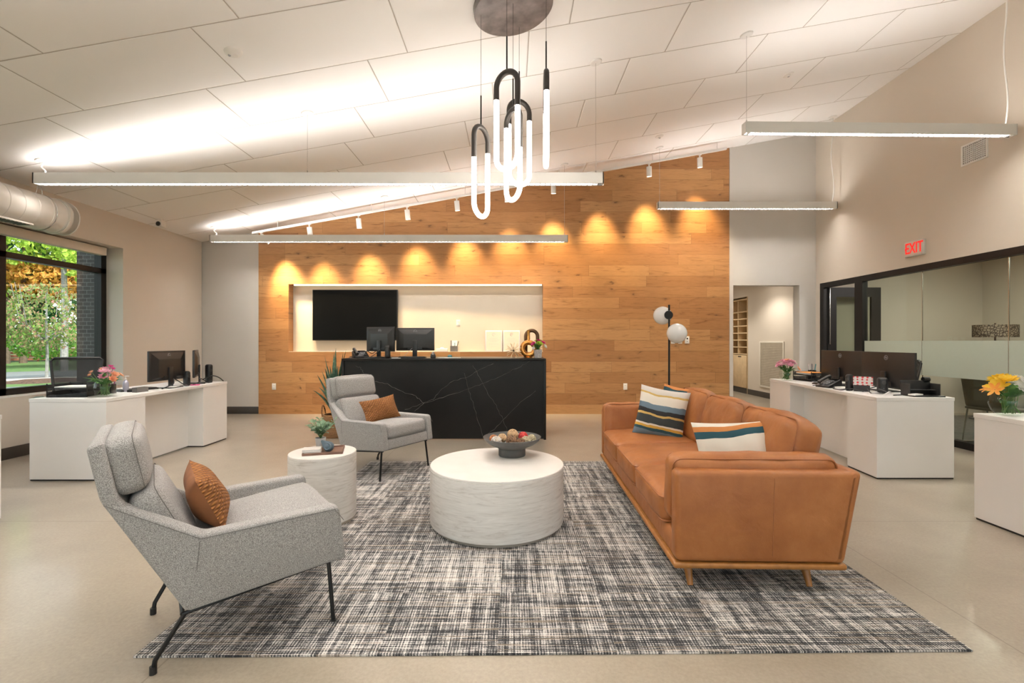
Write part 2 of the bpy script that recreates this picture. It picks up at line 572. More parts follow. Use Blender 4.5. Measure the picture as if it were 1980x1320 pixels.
def make_plank_mat():
    m, ns, ls, b = nodes_of('oak_planks')
    tc = ns.new('ShaderNodeTexCoord'); sp = ns.new('ShaderNodeSeparateXYZ')
    ls.new(tc.outputs['Object'], sp.inputs[0])
    X, Y, Z = sp.outputs
    H = 0.192
    rowf = math_node(ns, ls, 'DIVIDE', math_node(ns, ls, 'ADD', Z, 0.02), H)
    row = math_node(ns, ls, 'FLOOR', rowf)
    fz = math_node(ns, ls, 'SUBTRACT', rowf, row)
    w1 = ns.new('ShaderNodeTexWhiteNoise'); w1.noise_dimensions = '1D'
    ls.new(row, w1.inputs['W'])
    xo = math_node(ns, ls, 'MULTIPLY_ADD', w1.outputs[0], 5.0, X)
    # planks of 1.0 and 1.7 m by warping the running coordinate
    xf = math_node(ns, ls, 'DIVIDE', math_node(ns, ls, 'ADD', xo, 40.0), 1.55)
    xw = math_node(ns, ls, 'ADD', xf, math_node(ns, ls, 'MULTIPLY', math_node(ns, ls, 'SINE', math_node(ns, ls, 'MULTIPLY', xf, 2.1)), 0.28))
    col = math_node(ns, ls, 'FLOOR', xw)
    fx = math_node(ns, ls, 'SUBTRACT', xw, col)
    idn = ns.new('ShaderNodeCombineXYZ')
    ls.new(row, idn.inputs[0]); ls.new(col, idn.inputs[1])
    w2 = ns.new('ShaderNodeTexWhiteNoise')
    ls.new(idn.outputs[0], w2.inputs[0])
    rnd = w2.outputs[0]
    vec = ns.new('ShaderNodeCombineXYZ')
    ls.new(math_node(ns, ls, 'MULTIPLY_ADD', rnd, 37.0, X), vec.inputs[0])
    ls.new(math_node(ns, ls, 'MULTIPLY', rnd, 91.0), vec.inputs[1])
    ls.new(Z, vec.inputs[2])
    mp = ns.new('ShaderNodeMapping'); mp.inputs['Scale'].default_value = (1.1, 1, 9.0)
    ls.new(vec.outputs[0], mp.inputs[0])
    grain = noise(ns, ls, mp.outputs[0], 2.2, 6, 0.62, 1.1)
    mp2 = ns.new('ShaderNodeMapping'); mp2.inputs['Scale'].default_value = (3.0, 1, 60.0)
    ls.new(vec.outputs[0], mp2.inputs[0])
    fib = noise(ns, ls, mp2.outputs[0], 3.0, 4, 0.6)
    tone = ramp(ns, ls, rnd, [(0.0, (0.34, 0.156, 0.054)), (0.35, (0.395, 0.192, 0.070)), (0.7, (0.435, 0.220, 0.083)), (1.0, (0.475, 0.255, 0.105))])
    gr = ramp(ns, ls, grain, [(0.24, (0.42, 0.34, 0.26)), (0.40, (0.88, 0.86, 0.83)), (0.47, (0.98, 0.98, 0.97)), (0.6, (1.02, 1.02, 1.02)), (0.8, (0.86, 0.82, 0.76))])
    c = mixc(ns, ls, 1.0, tone, gr, 'MULTIPLY')
    fb = ramp(ns, ls, fib, [(0.3, (0.86, 0.85, 0.83)), (0.65, (1.05, 1.05, 1.05))])
    c = mixc(ns, ls, 1.0, c, fb, 'MULTIPLY')
    # knots
    mp3 = ns.new('ShaderNodeMapping'); mp3.inputs['Scale'].default_value = (1.0, 1, 2.3)
    ls.new(vec.outputs[0], mp3.inputs[0])
    nz = ns.new('ShaderNodeTexNoise'); nz.inputs['Scale'].default_value = 9.0
    ls.new(mp3.outputs[0], nz.inputs['Vector'])
    vm = ns.new('ShaderNodeVectorMath'); vm.operation = 'MULTIPLY_ADD'
    ls.new(nz.outputs[1], vm.inputs[0]); vm.inputs[1].default_value = (0.12, 0.12, 0.12); ls.new(mp3.outputs[0], vm.inputs[2])
    s3 = ns.new('ShaderNodeSeparateXYZ'); ls.new(vm.outputs[0], s3.inputs[0])
    c3 = ns.new('ShaderNodeCombineXYZ'); ls.new(s3.outputs[0], c3.inputs[0]); ls.new(math_node(ns, ls, 'ADD', s3.outputs[1], s3.outputs[2]), c3.inputs[1])
    vo = ns.new('ShaderNodeTexVoronoi'); vo.voronoi_dimensions = '2D'; vo.inputs['Scale'].default_value = 2.1
    ls.new(c3.outputs[0], vo.inputs['Vector'])
    kn = ramp(ns, ls, vo.outputs['Distance'], [(0.0, (1, 1, 1)), (0.035, (0.9, 0.9, 0.9)), (0.08, (0.30, 0.30, 0.30)), (0.24, (0, 0, 0))])
    sel = math_node(ns, ls, 'GREATER_THAN', noise(ns, ls, mp3.outputs[0], 1.1, 1), 0.56)
    kf = math_node(ns, ls, 'MULTIPLY', kn, math_node(ns, ls, 'MULTIPLY', sel, 0.85))
    c = mixc(ns, ls, kf, c, (0.10, 0.045, 0.018))
    dz = math_node(ns, ls, 'MULTIPLY', math_node(ns, ls, 'MINIMUM', fz, math_node(ns, ls, 'SUBTRACT', 1.0, fz)), H)
    dx = math_node(ns, ls, 'MULTIPLY', math_node(ns, ls, 'MINIMUM', fx, math_node(ns, ls, 'SUBTRACT', 1.0, fx)), 1.55)
    d = math_node(ns, ls, 'MINIMUM', dz, dx)
    seam = math_node(ns, ls, 'LESS_THAN', d, 0.0022)
    c = mixc(ns, ls, math_node(ns, ls, 'MULTIPLY', seam, 0.6), c, (0.10, 0.05, 0.02))
    ls.new(c, b.inputs['Base Color'])
    b.inputs['Roughness'].default_value = 0.48
    bump(ns, ls, b, grain, 0.12, 0.006)
    return m
plank_mat = make_plank_mat()

def make_rug_mat():
    m, ns, ls, b = nodes_of('woven_rug')
    tc = ns.new('ShaderNodeTexCoord'); sp = ns.new('ShaderNodeSeparateXYZ')
    ls.new(tc.outputs['Object'], sp.inputs[0])
    X, Y = sp.outputs[0], sp.outputs[1]
    T = 0.498
    tx = math_node(ns, ls, 'FLOOR', math_node(ns, ls, 'DIVIDE', math_node(ns, ls, 'ADD', X, 1.555), T))
    ty = math_node(ns, ls, 'FLOOR', math_node(ns, ls, 'DIVIDE', math_node(ns, ls, 'SUBTRACT', Y, 1.95), T))
    cid = ns.new('ShaderNodeCombineXYZ')
    ls.new(tx, cid.inputs[0]); ls.new(ty, cid.inputs[1])
    wh = ns.new('ShaderNodeTexWhiteNoise'); ls.new(cid.outputs[0], wh.inputs[0])
    off = wh.outputs[0]
    def streak(sx, sy, k, sc_, det):
        cv = ns.new('ShaderNodeCombineXYZ')
        ls.new(math_node(ns, ls, 'MULTIPLY', X, sx), cv.inputs[0])
        ls.new(math_node(ns, ls, 'MULTIPLY', Y, sy), cv.inputs[1])
        ls.new(math_node(ns, ls, 'MULTIPLY', off, k), cv.inputs[2])
        return noise(ns, ls, cv.outputs[0], sc_, det, 0.65)
    a = streak(1.2, 34, 40, 1.0, 3)        # yarns running in x
    c = streak(30, 1.0, 70, 1.0, 3)        # yarns running in y
    a2 = streak(10, 210, 13, 1.0, 2)
    c2 = streak(190, 9, 17, 1.0, 2)
    s = math_node(ns, ls, 'ADD', math_node(ns, ls, 'MULTIPLY', a, 0.95), math_node(ns, ls, 'MULTIPLY', c, 1.05))
    s = math_node(ns, ls, 'ADD', s, math_node(ns, ls, 'ADD', math_node(ns, ls, 'MULTIPLY', a2, 0.85), math_node(ns, ls, 'MULTIPLY', c2, 0.90)))
    # loops of the pile
    lx = math_node(ns, ls, 'SINE', math_node(ns, ls, 'MULTIPLY', X, 2 * math.pi / 0.0125))
    ly = math_node(ns, ls, 'SINE', math_node(ns, ls, 'MULTIPLY', Y, 2 * math.pi / 0.014))
    loop = math_node(ns, ls, 'MULTIPLY', math_node(ns, ls, 'ADD', lx, ly), 0.10)
    s = math_node(ns, ls, 'ADD', s, loop)
    pf = noise(ns, ls, tc.outputs['Object'], 260, 2)
    s = math_node(ns, ls, 'ADD', s, math_node(ns, ls, 'MULTIPLY', math_node(ns, ls, 'SUBTRACT', pf, 0.5), 0.7))
    s = math_node(ns, ls, 'ADD', s, math_node(ns, ls, 'MULTIPLY', math_node(ns, ls, 'SUBTRACT', off, 0.5), 0.12))
    f = math_node(ns, ls, 'MULTIPLY_ADD', math_node(ns, ls, 'SUBTRACT', s, 1.875), 1.55, 0.47, clamp=True)
    col = ramp(ns, ls, f, [(0.10, (0.022, 0.023, 0.025)), (0.36, (0.075, 0.078, 0.080)), (0.52, (0.21, 0.205, 0.195)), (0.68, (0.43, 0.41, 0.39)), (0.9, (0.70, 0.67, 0.63))])
    tan = math_node(ns, ls, 'MULTIPLY', math_node(ns, ls, 'GREATER_THAN', streak(2.0, 60, 5, 1.0, 1), 0.60), 0.35)
    col = mixc(ns, ls, tan, col, (0.42, 0.33, 0.24))
    ls.new(col, b.inputs['Base Color'])
    b.inputs['Roughness'].default_value = 0.95
    bump(ns, ls, b, math_node(ns, ls, 'ADD', loop, f), 0.5, 0.006)
    return m
rug_mat = make_rug_mat()

def make_fabric(name, lo, mid, hi, scale=330, bscale=420):
    m, ns, ls, b = nodes_of(name)
    v = mapped(ns, ls)
    f = noise(ns, ls, v, scale, 3, 0.7)
    ls.new(ramp(ns, ls, f, [(0.34, lo), (0.5, mid), (0.66, hi)]), b.inputs['Base Color'])
    b.inputs['Roughness'].default_value = 0.92
    b.inputs['Sheen Weight'].default_value = 0.15
    bump(ns, ls, b, noise(ns, ls, v, bscale, 3, 0.6), 0.5, 0.003)
    return m
tweed = make_fabric('grey_tweed', (0.11, 0.105, 0.10), (0.30, 0.288, 0.278), (0.50, 0.482, 0.465))
seam_grey = pm('dark_seam', (0.15, 0.14, 0.135), 0.9, var=0.1)

def make_leather(name, a, b_, c):
    m, ns, ls, b = nodes_of(name)
    v = mapped(ns, ls)
    f = noise(ns, ls, v, 4.5, 6, 0.62)
    ls.new(ramp(ns, ls, f, [(0.28, a), (0.52, b_), (0.75, c)]), b.inputs['Base Color'])
    rr = noise(ns, ls, v, 12, 3)
    ls.new(math_node(ns, ls, 'MULTIPLY_ADD', rr, 0.2, 0.36), b.inputs['Roughness'])
    g = noise(ns, ls, v, 260, 3)
    w = noise(ns, ls, v, 9, 3, 0.5, 0.6)
    h = math_node(ns, ls, 'ADD', math_node(ns, ls, 'MULTIPLY', g, 0.10), w)
    bump(ns, ls, b, h, 0.28, 0.02)
    return m
leather = make_leather('tan_leather', (0.28, 0.092, 0.023), (0.345, 0.122, 0.032), (0.41, 0.160, 0.048))
leather_pipe = pm('leather_piping', (0.30, 0.105, 0.032), 0.5, var=0.1)
walnut = pm('honey_wood', (0.33, 0.135, 0.03), 0.4, var=0.2, scale=20)

def make_knit():
    m, ns, ls, b = nodes_of('ochre_knit')
    v = mapped(ns, ls, coord='UV', scale=(12, 8, 1), rot=(0, 0, 0.78))
    ck = ns.new('ShaderNodeTexWave'); ck.inputs['Scale'].default_value = 0.55; ck.inputs['Distortion'].default_value = 3.0
    ls.new(v, ck.inputs[0])
    v2 = mapped(ns, ls, coord='UV', scale=(8, 12, 1), rot=(0, 0, -0.78))
    ck2 = ns.new('ShaderNodeTexWave'); ck2.inputs['Scale'].default_value = 0.55; ck2.inputs['Distortion'].default_value = 3.0
    ls.new(v2, ck2.inputs[0])
    h = math_node(ns, ls, 'MULTIPLY', ck.outputs[1], ck2.outputs[1])
    ls.new(ramp(ns, ls, h, [(0.0, (0.19, 0.065, 0.013)), (0.6, (0.40, 0.16, 0.034))]), b.inputs['Base Color'])
    b.inputs['Roughness'].default_value = 0.85
    bump(ns, ls, b, h, 0.9, 0.012)
    return m
knit = make_knit()
cognac = pm('cognac_cloth', (0.25, 0.092, 0.032), 0.7, var=0.12, scale=14)

def make_bands(name, stops, amp=0.035, slant=0.0, freq=3.0):
    """painted cloth: bands across v with a wavy edge"""
    m, ns, ls, b = nodes_of(name)
    tc = ns.new('ShaderNodeTexCoord'); sp = ns.new('ShaderNodeSeparateXYZ')
    ls.new(tc.outputs['UV'], sp.inputs[0])
    U, V = sp.outputs[0], sp.outputs[1]
    w = math_node(ns, ls, 'MULTIPLY', math_node(ns, ls, 'SINE', math_node(ns, ls, 'MULTIPLY', U, freq)), amp)
    cv = ns.new('ShaderNodeCombineXYZ'); ls.new(U, cv.inputs[0]); ls.new(V, cv.inputs[1])
    nz = math_node(ns, ls, 'MULTIPLY', math_node(ns, ls, 'SUBTRACT', noise(ns, ls, cv.outputs[0], 4, 2), 0.5), amp * 2.2)
    t = math_node(ns, ls, 'ADD', math_node(ns, ls, 'ADD', V, w), math_node(ns, ls, 'ADD', nz, math_node(ns, ls, 'MULTIPLY', math_node(ns, ls, 'SUBTRACT', U, 0.5), slant)))
    ls.new(ramp(ns, ls, t, stops, 'CONSTANT'), b.inputs['Base Color'])
    b.inputs['Roughness'].default_value = 0.85
    bump(ns, ls, b, noise(ns, ls, cv.outputs[0], 180, 2), 0.25, 0.003)
    return m
CREAM, SLATE, TEAL, GOLD, INK, PALE = (0.72, 0.66, 0.57), (0.13, 0.19, 0.24), (0.015, 0.065, 0.085), (0.55, 0.36, 0.11), (0.018, 0.018, 0.02), (0.60, 0.55, 0.50)
RUST = (0.50, 0.19, 0.05)
band_cloth = make_bands('striped_cloth', [(0.0, SLATE), (0.10, TEAL), (0.155, (0.58, 0.33, 0.05)), (0.205, CREAM), (0.24, (0.035, 0.042, 0.043)), (0.40, GOLD), (0.445, INK), (0.53, SLATE), (0.64, CREAM), (0.83, GOLD), (0.87, PALE)], 0.03, 0.05, 4.0)
edge_cloth = make_bands('wave_cloth', [(0.0, CREAM), (0.30, (0.58, 0.48, 0.40)), (0.36, CREAM), (0.77, TEAL), (0.875, RUST), (0.95, CREAM)], 0.018, -0.04, 6.0)
cream_cloth = pm('cream_cloth', (0.66, 0.60, 0.53), 0.9, var=0.05, scale=20)
tip_cloth = make_bands('teal_rust_cloth', [(0.0, RUST), (0.62, TEAL), (0.95, RUST)], 0.03)

def make_whitewash():
    m, ns, ls, b = nodes_of('whitewashed_wood')
    v = mapped(ns, ls, scale=(1.0, 1.0, 8.0))
    g = noise(ns, ls, v, 3.2, 6, 0.62, 2.2)
    v2 = mapped(ns, ls, scale=(2.0, 2.0, 60.0))
    f = noise(ns, ls, v2, 3.0, 3, 0.6)
    c = ramp(ns, ls, g, [(0.30, (0.52, 0.475, 0.435)), (0.46, (0.67, 0.635, 0.60)), (0.72, (0.76, 0.73, 0.695))])
    c = mixc(ns, ls, 1.0, c, ramp(ns, ls, f, [(0.3, (0.9, 0.9, 0.89)), (0.6, (1.02, 1.02, 1.02))]), 'MULTIPLY')
    ls.new(c, b.inputs['Base Color'])
    b.inputs['Roughness'].default_value = 0.5
    bump(ns, ls, b, g, 0.12, 0.004)
    return m
whitewash = make_whitewash()
white_top = pm('pale_tabletop', (0.76, 0.73, 0.69), 0.42, var=0.03, scale=5)

def make_marble():
    m, ns, ls, b = nodes_of('black_marble')
    b.inputs['Base Color'].default_value = (0.016, 0.0145, 0.013, 1)
    v = mapped(ns, ls)
    f = noise(ns, ls, v, 3, 4)
    ls.new(ramp(ns, ls, f, [(0.3, (0.0085, 0.008, 0.0075)), (0.7, (0.0135, 0.012, 0.011))]), b.inputs['Base Color'])
    b.inputs['Roughness'].default_value = 0.30
    b.inputs['Specular IOR Level'].default_value = 0.22
    return m
marble = make_marble()
vein_mat = pm('marble_vein', (0.085, 0.08, 0.072), 0.3, var=0.4, scale=30)

# ---------------------------------------------------------------- the room
XL, XR, YB = -5.57, 5.46, 8.54
YF = -3.2
o = G().bx(-6.2, 9.2, YF - 0.2, 15.0, -0.12, 0.0).build('floor', floor_mat, smooth=False)
struct(o, 'polished beige concrete floor with thin saw-cut joints', 'floor')
cz0, cz1 = ceil_z(-5.9), ceil_z(5.75)
o = G().prism_y([(-5.9, cz0), (5.75, cz1), (5.75, cz1 + 0.12), (-5.9, cz0 + 0.12)], YF - 0.2, 8.75).build('ceiling', ceiling_mat, smooth=False)
struct(o, 'white sloped ceiling of staggered long panels with dark seams', 'ceiling')

# left wall with the window opening
WY0, WY1, WZ0, WZ1 = 2.55, 6.815, 0.68, 2.633
g = G()
g.bx(XL - 0.33, XL, YF - 0.2, YB, 0, WZ0)
g.bx(XL - 0.33, XL, YF - 0.2, YB, WZ1, ceil_z(XL) + 0.02)
g.bx(XL - 0.33, XL, WY1, YB, WZ0, WZ1)
g.bx(XL - 0.33, XL, YF - 0.2, WY0, WZ0, WZ1)
struct(g.build('wall_left', paint, smooth=False), 'beige painted left wall around the tall black window')
o = G().bx(XL, XL + 0.012, YF, YB, 0, 0.13, 0.003).build('baseboard_left', base_grey)
struct(o, 'dark rubber baseboard along the left wall', 'baseboard')
# grey wall left of the oak wall, grey wall right of it with the corridor opening
g = G().prism_y([(XL - 0.3, 0), (-4.55, 0), (-4.55, ceil_z(-4.55) + .02), (XL - 0.3, ceil_z(XL - 0.3) + .02)], YB + 0.02, YB + 0.2)
struct(g.build('wall_back_left', paint_back, smooth=False), 'plain grey strip of back wall left of the oak planks')
o = G().bx(XL + 0.012, -4.555, YB + 0.008, YB + 0.02, 0, 0.13, 0.003).build('baseboard_back', base_grey)
struct(o, 'dark baseboard under the grey strip of back wall', 'baseboard')
WXR, DX0, DX1, DZ = 3.90, 3.965, 5.165, 2.31
g = G()
g.prism_y([(WXR + .002, 0), (DX0, 0), (DX0, ceil_z(DX0) + .02), (WXR + .002, ceil_z(WXR) + .02)], YB - 0.01, YB + 0.2)
g.prism_y([(DX0, DZ), (DX1, DZ), (DX1, ceil_z(DX1) + .02), (DX0, ceil_z(DX0) + .02)], YB + 0.01, YB + 0.2)
g.prism_y([(DX1, 0), (XR + 0.1, 0), (XR + 0.1, ceil_z(XR + .1) + .02), (DX1, ceil_z(DX1) + .02)], YB + 0.01, YB + 0.2)
struct(g.build('wall_back_right', paint_back, smooth=False), 'tall grey wall right of the oak planks with a corridor opening')
# oak wall with the niche
NX0, NX1, NZ0, NZ1, ND = -4.01, 0.557, 1.114, 2.33, 0.18
g = G()
g.prism_y([(-4.55, 0), (NX0, 0), (NX0, ceil_z(NX0) + .02), (-4.55, ceil_z(-4.55) + .02)], YB, YB + 0.24)
g.prism_y([(NX1, 0), (WXR, 0), (WXR, ceil_z(WXR) + .02), (NX1, ceil_z(NX1) + .02)], YB, YB + 0.24)
g.bx(NX0, NX1, YB, YB + 0.24, 0, NZ0)
g.prism_y([(NX0, NZ1), (NX1, NZ1), (NX1, ceil_z(NX1) + .02), (NX0, ceil_z(NX0) + .02)], YB, YB + 0.24)
struct(g.build('wall_back', plank_mat, smooth=False), 'wide feature wall of knotty horizontal oak planks')
g = G().bx(NX0, NX1, YB + ND, YB + 0.23, NZ0, NZ1).bx(NX0, NX1, YB + 0.002, YB + ND, NZ0, NZ0 + 0.006)
struct(g.build('wall_niche', paint_white, smooth=False), 'pale recessed niche in the oak wall', 'niche')
g = G().bx(NX0 + 0.08, NX1 - 0.02, YB + 0.03, YB + 0.055, NZ1 - 0.022, NZ1 - 0.002)
tag(g.build('strip_light', led_niche, smooth=False), 'glowing strip light along the top of the wall niche', 'light')

# right wall: painted above the glass partition
GZ = 2.325
g = G()
g.bx(XR, XR + 0.12, YF - .2, YB + 0.02, GZ, ceil_z(XR) + 0.04)
g.bx(XR, XR + 0.12, YF - .2, 0.8, 0, GZ)
g.bx(XR, XR + 0.12, 8.43, YB + 0.02, 0, GZ)
struct(g.build('wall_right', paint, smooth=False), 'tall beige right wall above the glass partition')
g = G().bx(XL - 0.3, XR + .1, YF - .15, YF, 3.0, 5.2).bx(XL - .3, -5.2, YF - .15, YF, 0, 3.0).bx(5.1, XR + .1, YF - .15, YF, 0, 3.0).bx(-5.2, 5.1, YF - .15, YF, 0, .15)
struct(g.build('wall_front', paint, smooth=False), 'beige front wall around the wide added glazing')
fw = thing('window_added', 'unseen black framed glazing added for daylight, facing the oak wall', 'window', (0, 0, 0))  # unseen glazing added behind the camera to let in fill daylight
fw['kind'] = 'structure'
g = G()
for k in range(6): g.bx(-5.2 + k * 2.06 - .04, -5.2 + k * 2.06 + .04, YF - .11, YF - .03, .15, 3.0)
g.bx(-5.2, 5.1, YF - .11, YF - .03, .15, .23).bx(-5.2, 5.1, YF - .11, YF - .03, 2.92, 3.0).bx(-5.2, 5.1, YF - .11, YF - .03, 2.2, 2.27)
g.build('window_frame', black_frame, fw, smooth=False)
for k in range(5):
    G().bx(-5.16 + k * 2.06, -5.24 + (k + 1) * 2.06, YF - .075, YF - .067, .23, 2.92).build('pane', glass_pane, fw, smooth=False)
o = G().bx(-6.0, 40, -40, YF - .16, -.3, -.06).build('ground_forecourt', pm('pale_paving', (0.45, .43, .40), .9, var=.08), smooth=False)
struct(o, 'pale paved forecourt outside the added front glazing', 'ground')

# glass partition
PX = XR + 0.03
gp = thing('window_2', 'long glass partition with frosted band and black frame on the right wall', 'window', (0, 0, 0))
gp['kind'] = 'structure'
g = G()
g.bx(PX - .035, PX + .05, 0.8, 8.43, GZ - 0.085, GZ)
g.bx(PX - .035, PX + .05, 0.8, 7.41, 0, 0.085)
g.bx(PX - .035, PX + .05, 8.33, 8.43, 0, GZ - .085)
g.bx(PX - .035, PX + .05, 7.41, 7.58, 0, GZ - .085)
g.build('frame', black_frame, gp, smooth=False)
ys = [7.41, 6.37, 5.26, 4.15, 3.04, 1.93, 0.82]
for a, b in zip(ys, ys[1:]):
    pane = G().bx(PX, PX + 0.010, b + 0.004, a - 0.004, 0.085, GZ - .085).build('pane', glass_office, gp, smooth=False)
    G().bx(PX - 0.003, PX - 0.001, b + 0.004, a - 0.004, 0.85, 1.31).build('frosted_band', glass_frost, pane, smooth=False)
for y in ys[1:-1]:
    G().bx(PX - .001, PX + .011, y - .003, y + .003, .085, GZ - .085).build('joint', chrome, gp, smooth=False)
dr = thing('door_1', 'open black framed door with a tall glass lite behind the partition', 'door', (5.52, 8.34, 0))
dr['kind'] = 'structure'
g = G()
g.bx(0, 0.155, -.022, .022, 0.01, 2.245).bx(0.765, 0.93, -.022, .022, 0.01, 2.245)
g.bx(0.155, 0.765, -.022, .022, 2.08, 2.245).bx(0.155, 0.765, -.022, .022, 0.01, 0.25)
g.build('leaf', black_frame, dr, smooth=False)
G().bx(0.155, 0.765, -.005, .005, 0.25, 2.08).build('pane', glass_office, dr, smooth=False)
G().bx(0.02, 0.035, -.045, -.030, 1.25, 2.24, .004).bx(0.02, 0.035, -.034, -.02, 1.3, 1.33).bx(0.02, 0.035, -.034, -.02, 2.15, 2.18).build('handle', chrome, dr)

# meeting room behind the glass
g = G().bx(PX + .1, 9.0, 8.60, 8.72, 0, 2.9).bx(8.5, 8.62, 0.5, 8.62, 0, 2.9).bx(PX + .1, 8.5, 0.4, 0.52, 0, 2.9)
struct(g.build('wall_meeting_room', paint, smooth=False), 'beige walls of the room behind the glass partition')
o = G().bx(PX + .09, 8.62, 0.4, 8.72, 2.75, 2.85).build('ceiling_meeting_room', ceiling_mat, smooth=False)
struct(o, 'low ceiling of the room behind the glass partition', 'ceiling')
carpet = pm('office_carpet', (0.10, 0.095, 0.085), 0.95, var=0.35, scale=25, bmp=0.3, bscale=200)
o = G().bx(PX + .06, 8.5, 0.52, 8.33, 0, 0.008).build('floor_meeting_room', carpet, smooth=False)
struct(o, 'dark patterned carpet behind the glass partition', 'floor')
for k, (x, y) in enumerate(((6.9, 6.6), (6.9, 3.8))):  # ceiling lights added out of sight to brighten this room
    t = thing('added_panel_light', 'added unseen square ceiling panel light behind the glass, ' + ('nearer the open door' if k == 0 else 'nearer the camera'), 'light', (x, y, 2.75))
    G().bx(-.32, .32, -.32, .32, -.02, 0).build('frame', white_metal, t, smooth=False)
    G().bx(-.29, .29, -.29, .29, -.024, -.02).build('diffuser', added_panel_light, t, smooth=False)

# corridor behind the opening
CXR = 5.84
g = G()
g.bx(CXR, CXR + .4, 8.74, 11.78, 0, 2.9)
g.bx(CXR, CXR + .4, 11.78, 13.3, 2.42, 2.9)
g.bx(CXR, CXR + .4, 13.3, 15, 0, 2.9)
g.bx(CXR + .34, CXR + .4, 11.78, 13.3, 0, 2.42)
g.bx(3.6, 3.8, 8.79, 15, 0, 2.9)
g.bx(3.6, 6.3, 14.8, 15, 0, 2.9)
struct(g.build('wall_corridor', paint, smooth=False), 'pale walls of the corridor seen through the opening')
o = G().bx(3.6, 6.3, 8.74, 15, 2.75, 2.85).build('ceiling_corridor', ceiling_mat, smooth=False)
struct(o, 'low corridor ceiling', 'ceiling')
o = G().bx(CXR - .012, CXR, 8.76, 11.78, 0, 0.13, .003).build('baseboard_corridor', base_grey)
struct(o, 'dark baseboard along the corridor wall', 'baseboard')
for i, (x, y) in enumerate(((5.05, 10.4), (4.7, 12.6))):
    t = thing('recessed_downlight', ('round recessed downlight near the corridor grille' if i == 0 else 'round recessed downlight near the mail cubby'), 'light', (x, y, 2.75))
    G().lathe([(0.10, 0), (0.10, -.01), (0.075, -.012), (0.07, -.004)]).build('trim_ring', white_metal, t)
    G().lathe([(0.07, -.005), (0, -.005)]).build('lens', downlight, t)
    ld = bpy.data.lights.new('downlight', 'SPOT'); ld.energy = 60; ld.spot_size = R(130); ld.spot_blend = .5; ld.color = (1, .93, .82); ld.shadow_soft_size = .05
    lo = bpy.data.objects.new('downlight_lamp', ld); lo.location = (0, 0, -.03); COL.objects.link(lo); lo.parent = t

def louvre_mat():
    return pm('grille_enamel', (0.70, 0.66, 0.58), 0.5, var=0.02)
t = thing('return_air_grille', 'large white louvred air grille on the corridor wall', 'grille', (CXR, 10.7, 0.24))
G().bx(-.02, 0, -.5, -.465, 0, 1.06, .003).bx(-.02, 0, .465, .5, 0, 1.06, .003).bx(-.02, 0, -.465, .465, 0, .035, .003).bx(-.02, 0, -.465, .465, 1.025, 1.06, .003).build('frame', louvre_mat(), t)
g = G()
for k in range(26):
    z = .05 + k * .038
    g.box((-.011, 0, z), (.022, .93, .004), M=Matrix.Translation((0, 0, 0)))
g.bx(-.003, -.001, -.465, .465, .035, 1.025, mi=1)
g.build('louvres', [louvre_mat(), pm('grille_void', (0.58, 0.54, 0.47), .8)], t, smooth=False)

maple = pm('maple_board', (0.60, 0.45, 0.27), 0.5, var=0.08, scale=8)
t = thing('mail_cubby', 'tall maple mail cubby with rows of pigeonholes in the corridor', 'cubby', (CXR, 11.785, 0))
g = G()
zs = [0.98 + k * 0.178 for k in range(7)] + [2.36]
g.bx(-.01, .33, 0, .02, .0, 2.415).bx(-.01, .33, 1.49, 1.51, 0, 2.415).bx(.30, .33, .02, 1.49, 0, 2.415, mi=1)
for z in zs: g.bx(-.01, .30, .02, 1.49, z - .012, z + .012)
for y in (.49, .98): g.bx(-.01, .30, y - .012, y + .012, .98, 2.36)
g.build('shelf_grid', [maple, pm('maple_shade', (0.42, 0.31, 0.19), 0.6, var=0.06)], t, smooth=False)
for y in (.02, .755):
    d = G().bx(-.03, -.012, y + .004, y + .731, .14, .955, .003).build('door', maple, t)
    G().bx(-.034, -.029, y + .25, y + .42, .905, .93).build('label_plate', dark_plastic, d)
G().bx(-.012, .3, .02, 1.49, 0, .13).build('plinth', base_grey, t, smooth=False)

# ---------------------------------------------------------------- window, blind, duct
wx = XL - 0.28
wd = thing('window_1', 'large black framed window with a transom on the left wall', 'window', (0, 0, 0))
wd['kind'] = 'structure'
g = G()
g.bx(wx - .06, wx + .04, WY0, WY1, WZ0, WZ0 + .075).bx(wx - .06, wx + .04, WY0, WY1, WZ1 - .10, WZ1)
g.bx(wx - .06, wx + .04, WY1 - .085, WY1, WZ0, WZ1).bx(wx - .06, wx + .04, WY0, WY0 + .085, WZ0, WZ1)
for y in (5.42, 4.05): g.bx(wx - .06, wx + .04, y - .045, y + .045, WZ0, WZ1)
g.bx(wx - .06, wx + .04, WY0, WY1, 2.265, 2.335)
g.build('window_frame', black_frame, wd, smooth=False)
ye = [WY0 + .085, 4.005, 4.095, 5.375, 5.465, WY1 - .085]
for a, b in ((0, 1), (2, 3), (4, 5)):
    for z0, z1 in ((WZ0 + .075, 2.265), (2.335, WZ1 - .1)):
        G().bx(wx - .014, wx - .006, ye[a], ye[b], z0, z1).build('pane', glass_pane, wd, smooth=False)
t = thing('roller_shade', 'rolled up beige shade cassette across the top of the window', 'blind', (wx + .10, 0, 0))
G().bx(-.05, .05, 2.6, 6.69, 2.505, 2.615, .006).build('cassette', pm('shade_cassette', (0.66, 0.60, 0.51), 0.6, var=0.02), t)
G().bx(-.045, .045, 6.69, 6.70, 2.51, 2.61, .003).build('end_cap', white_plastic, t)

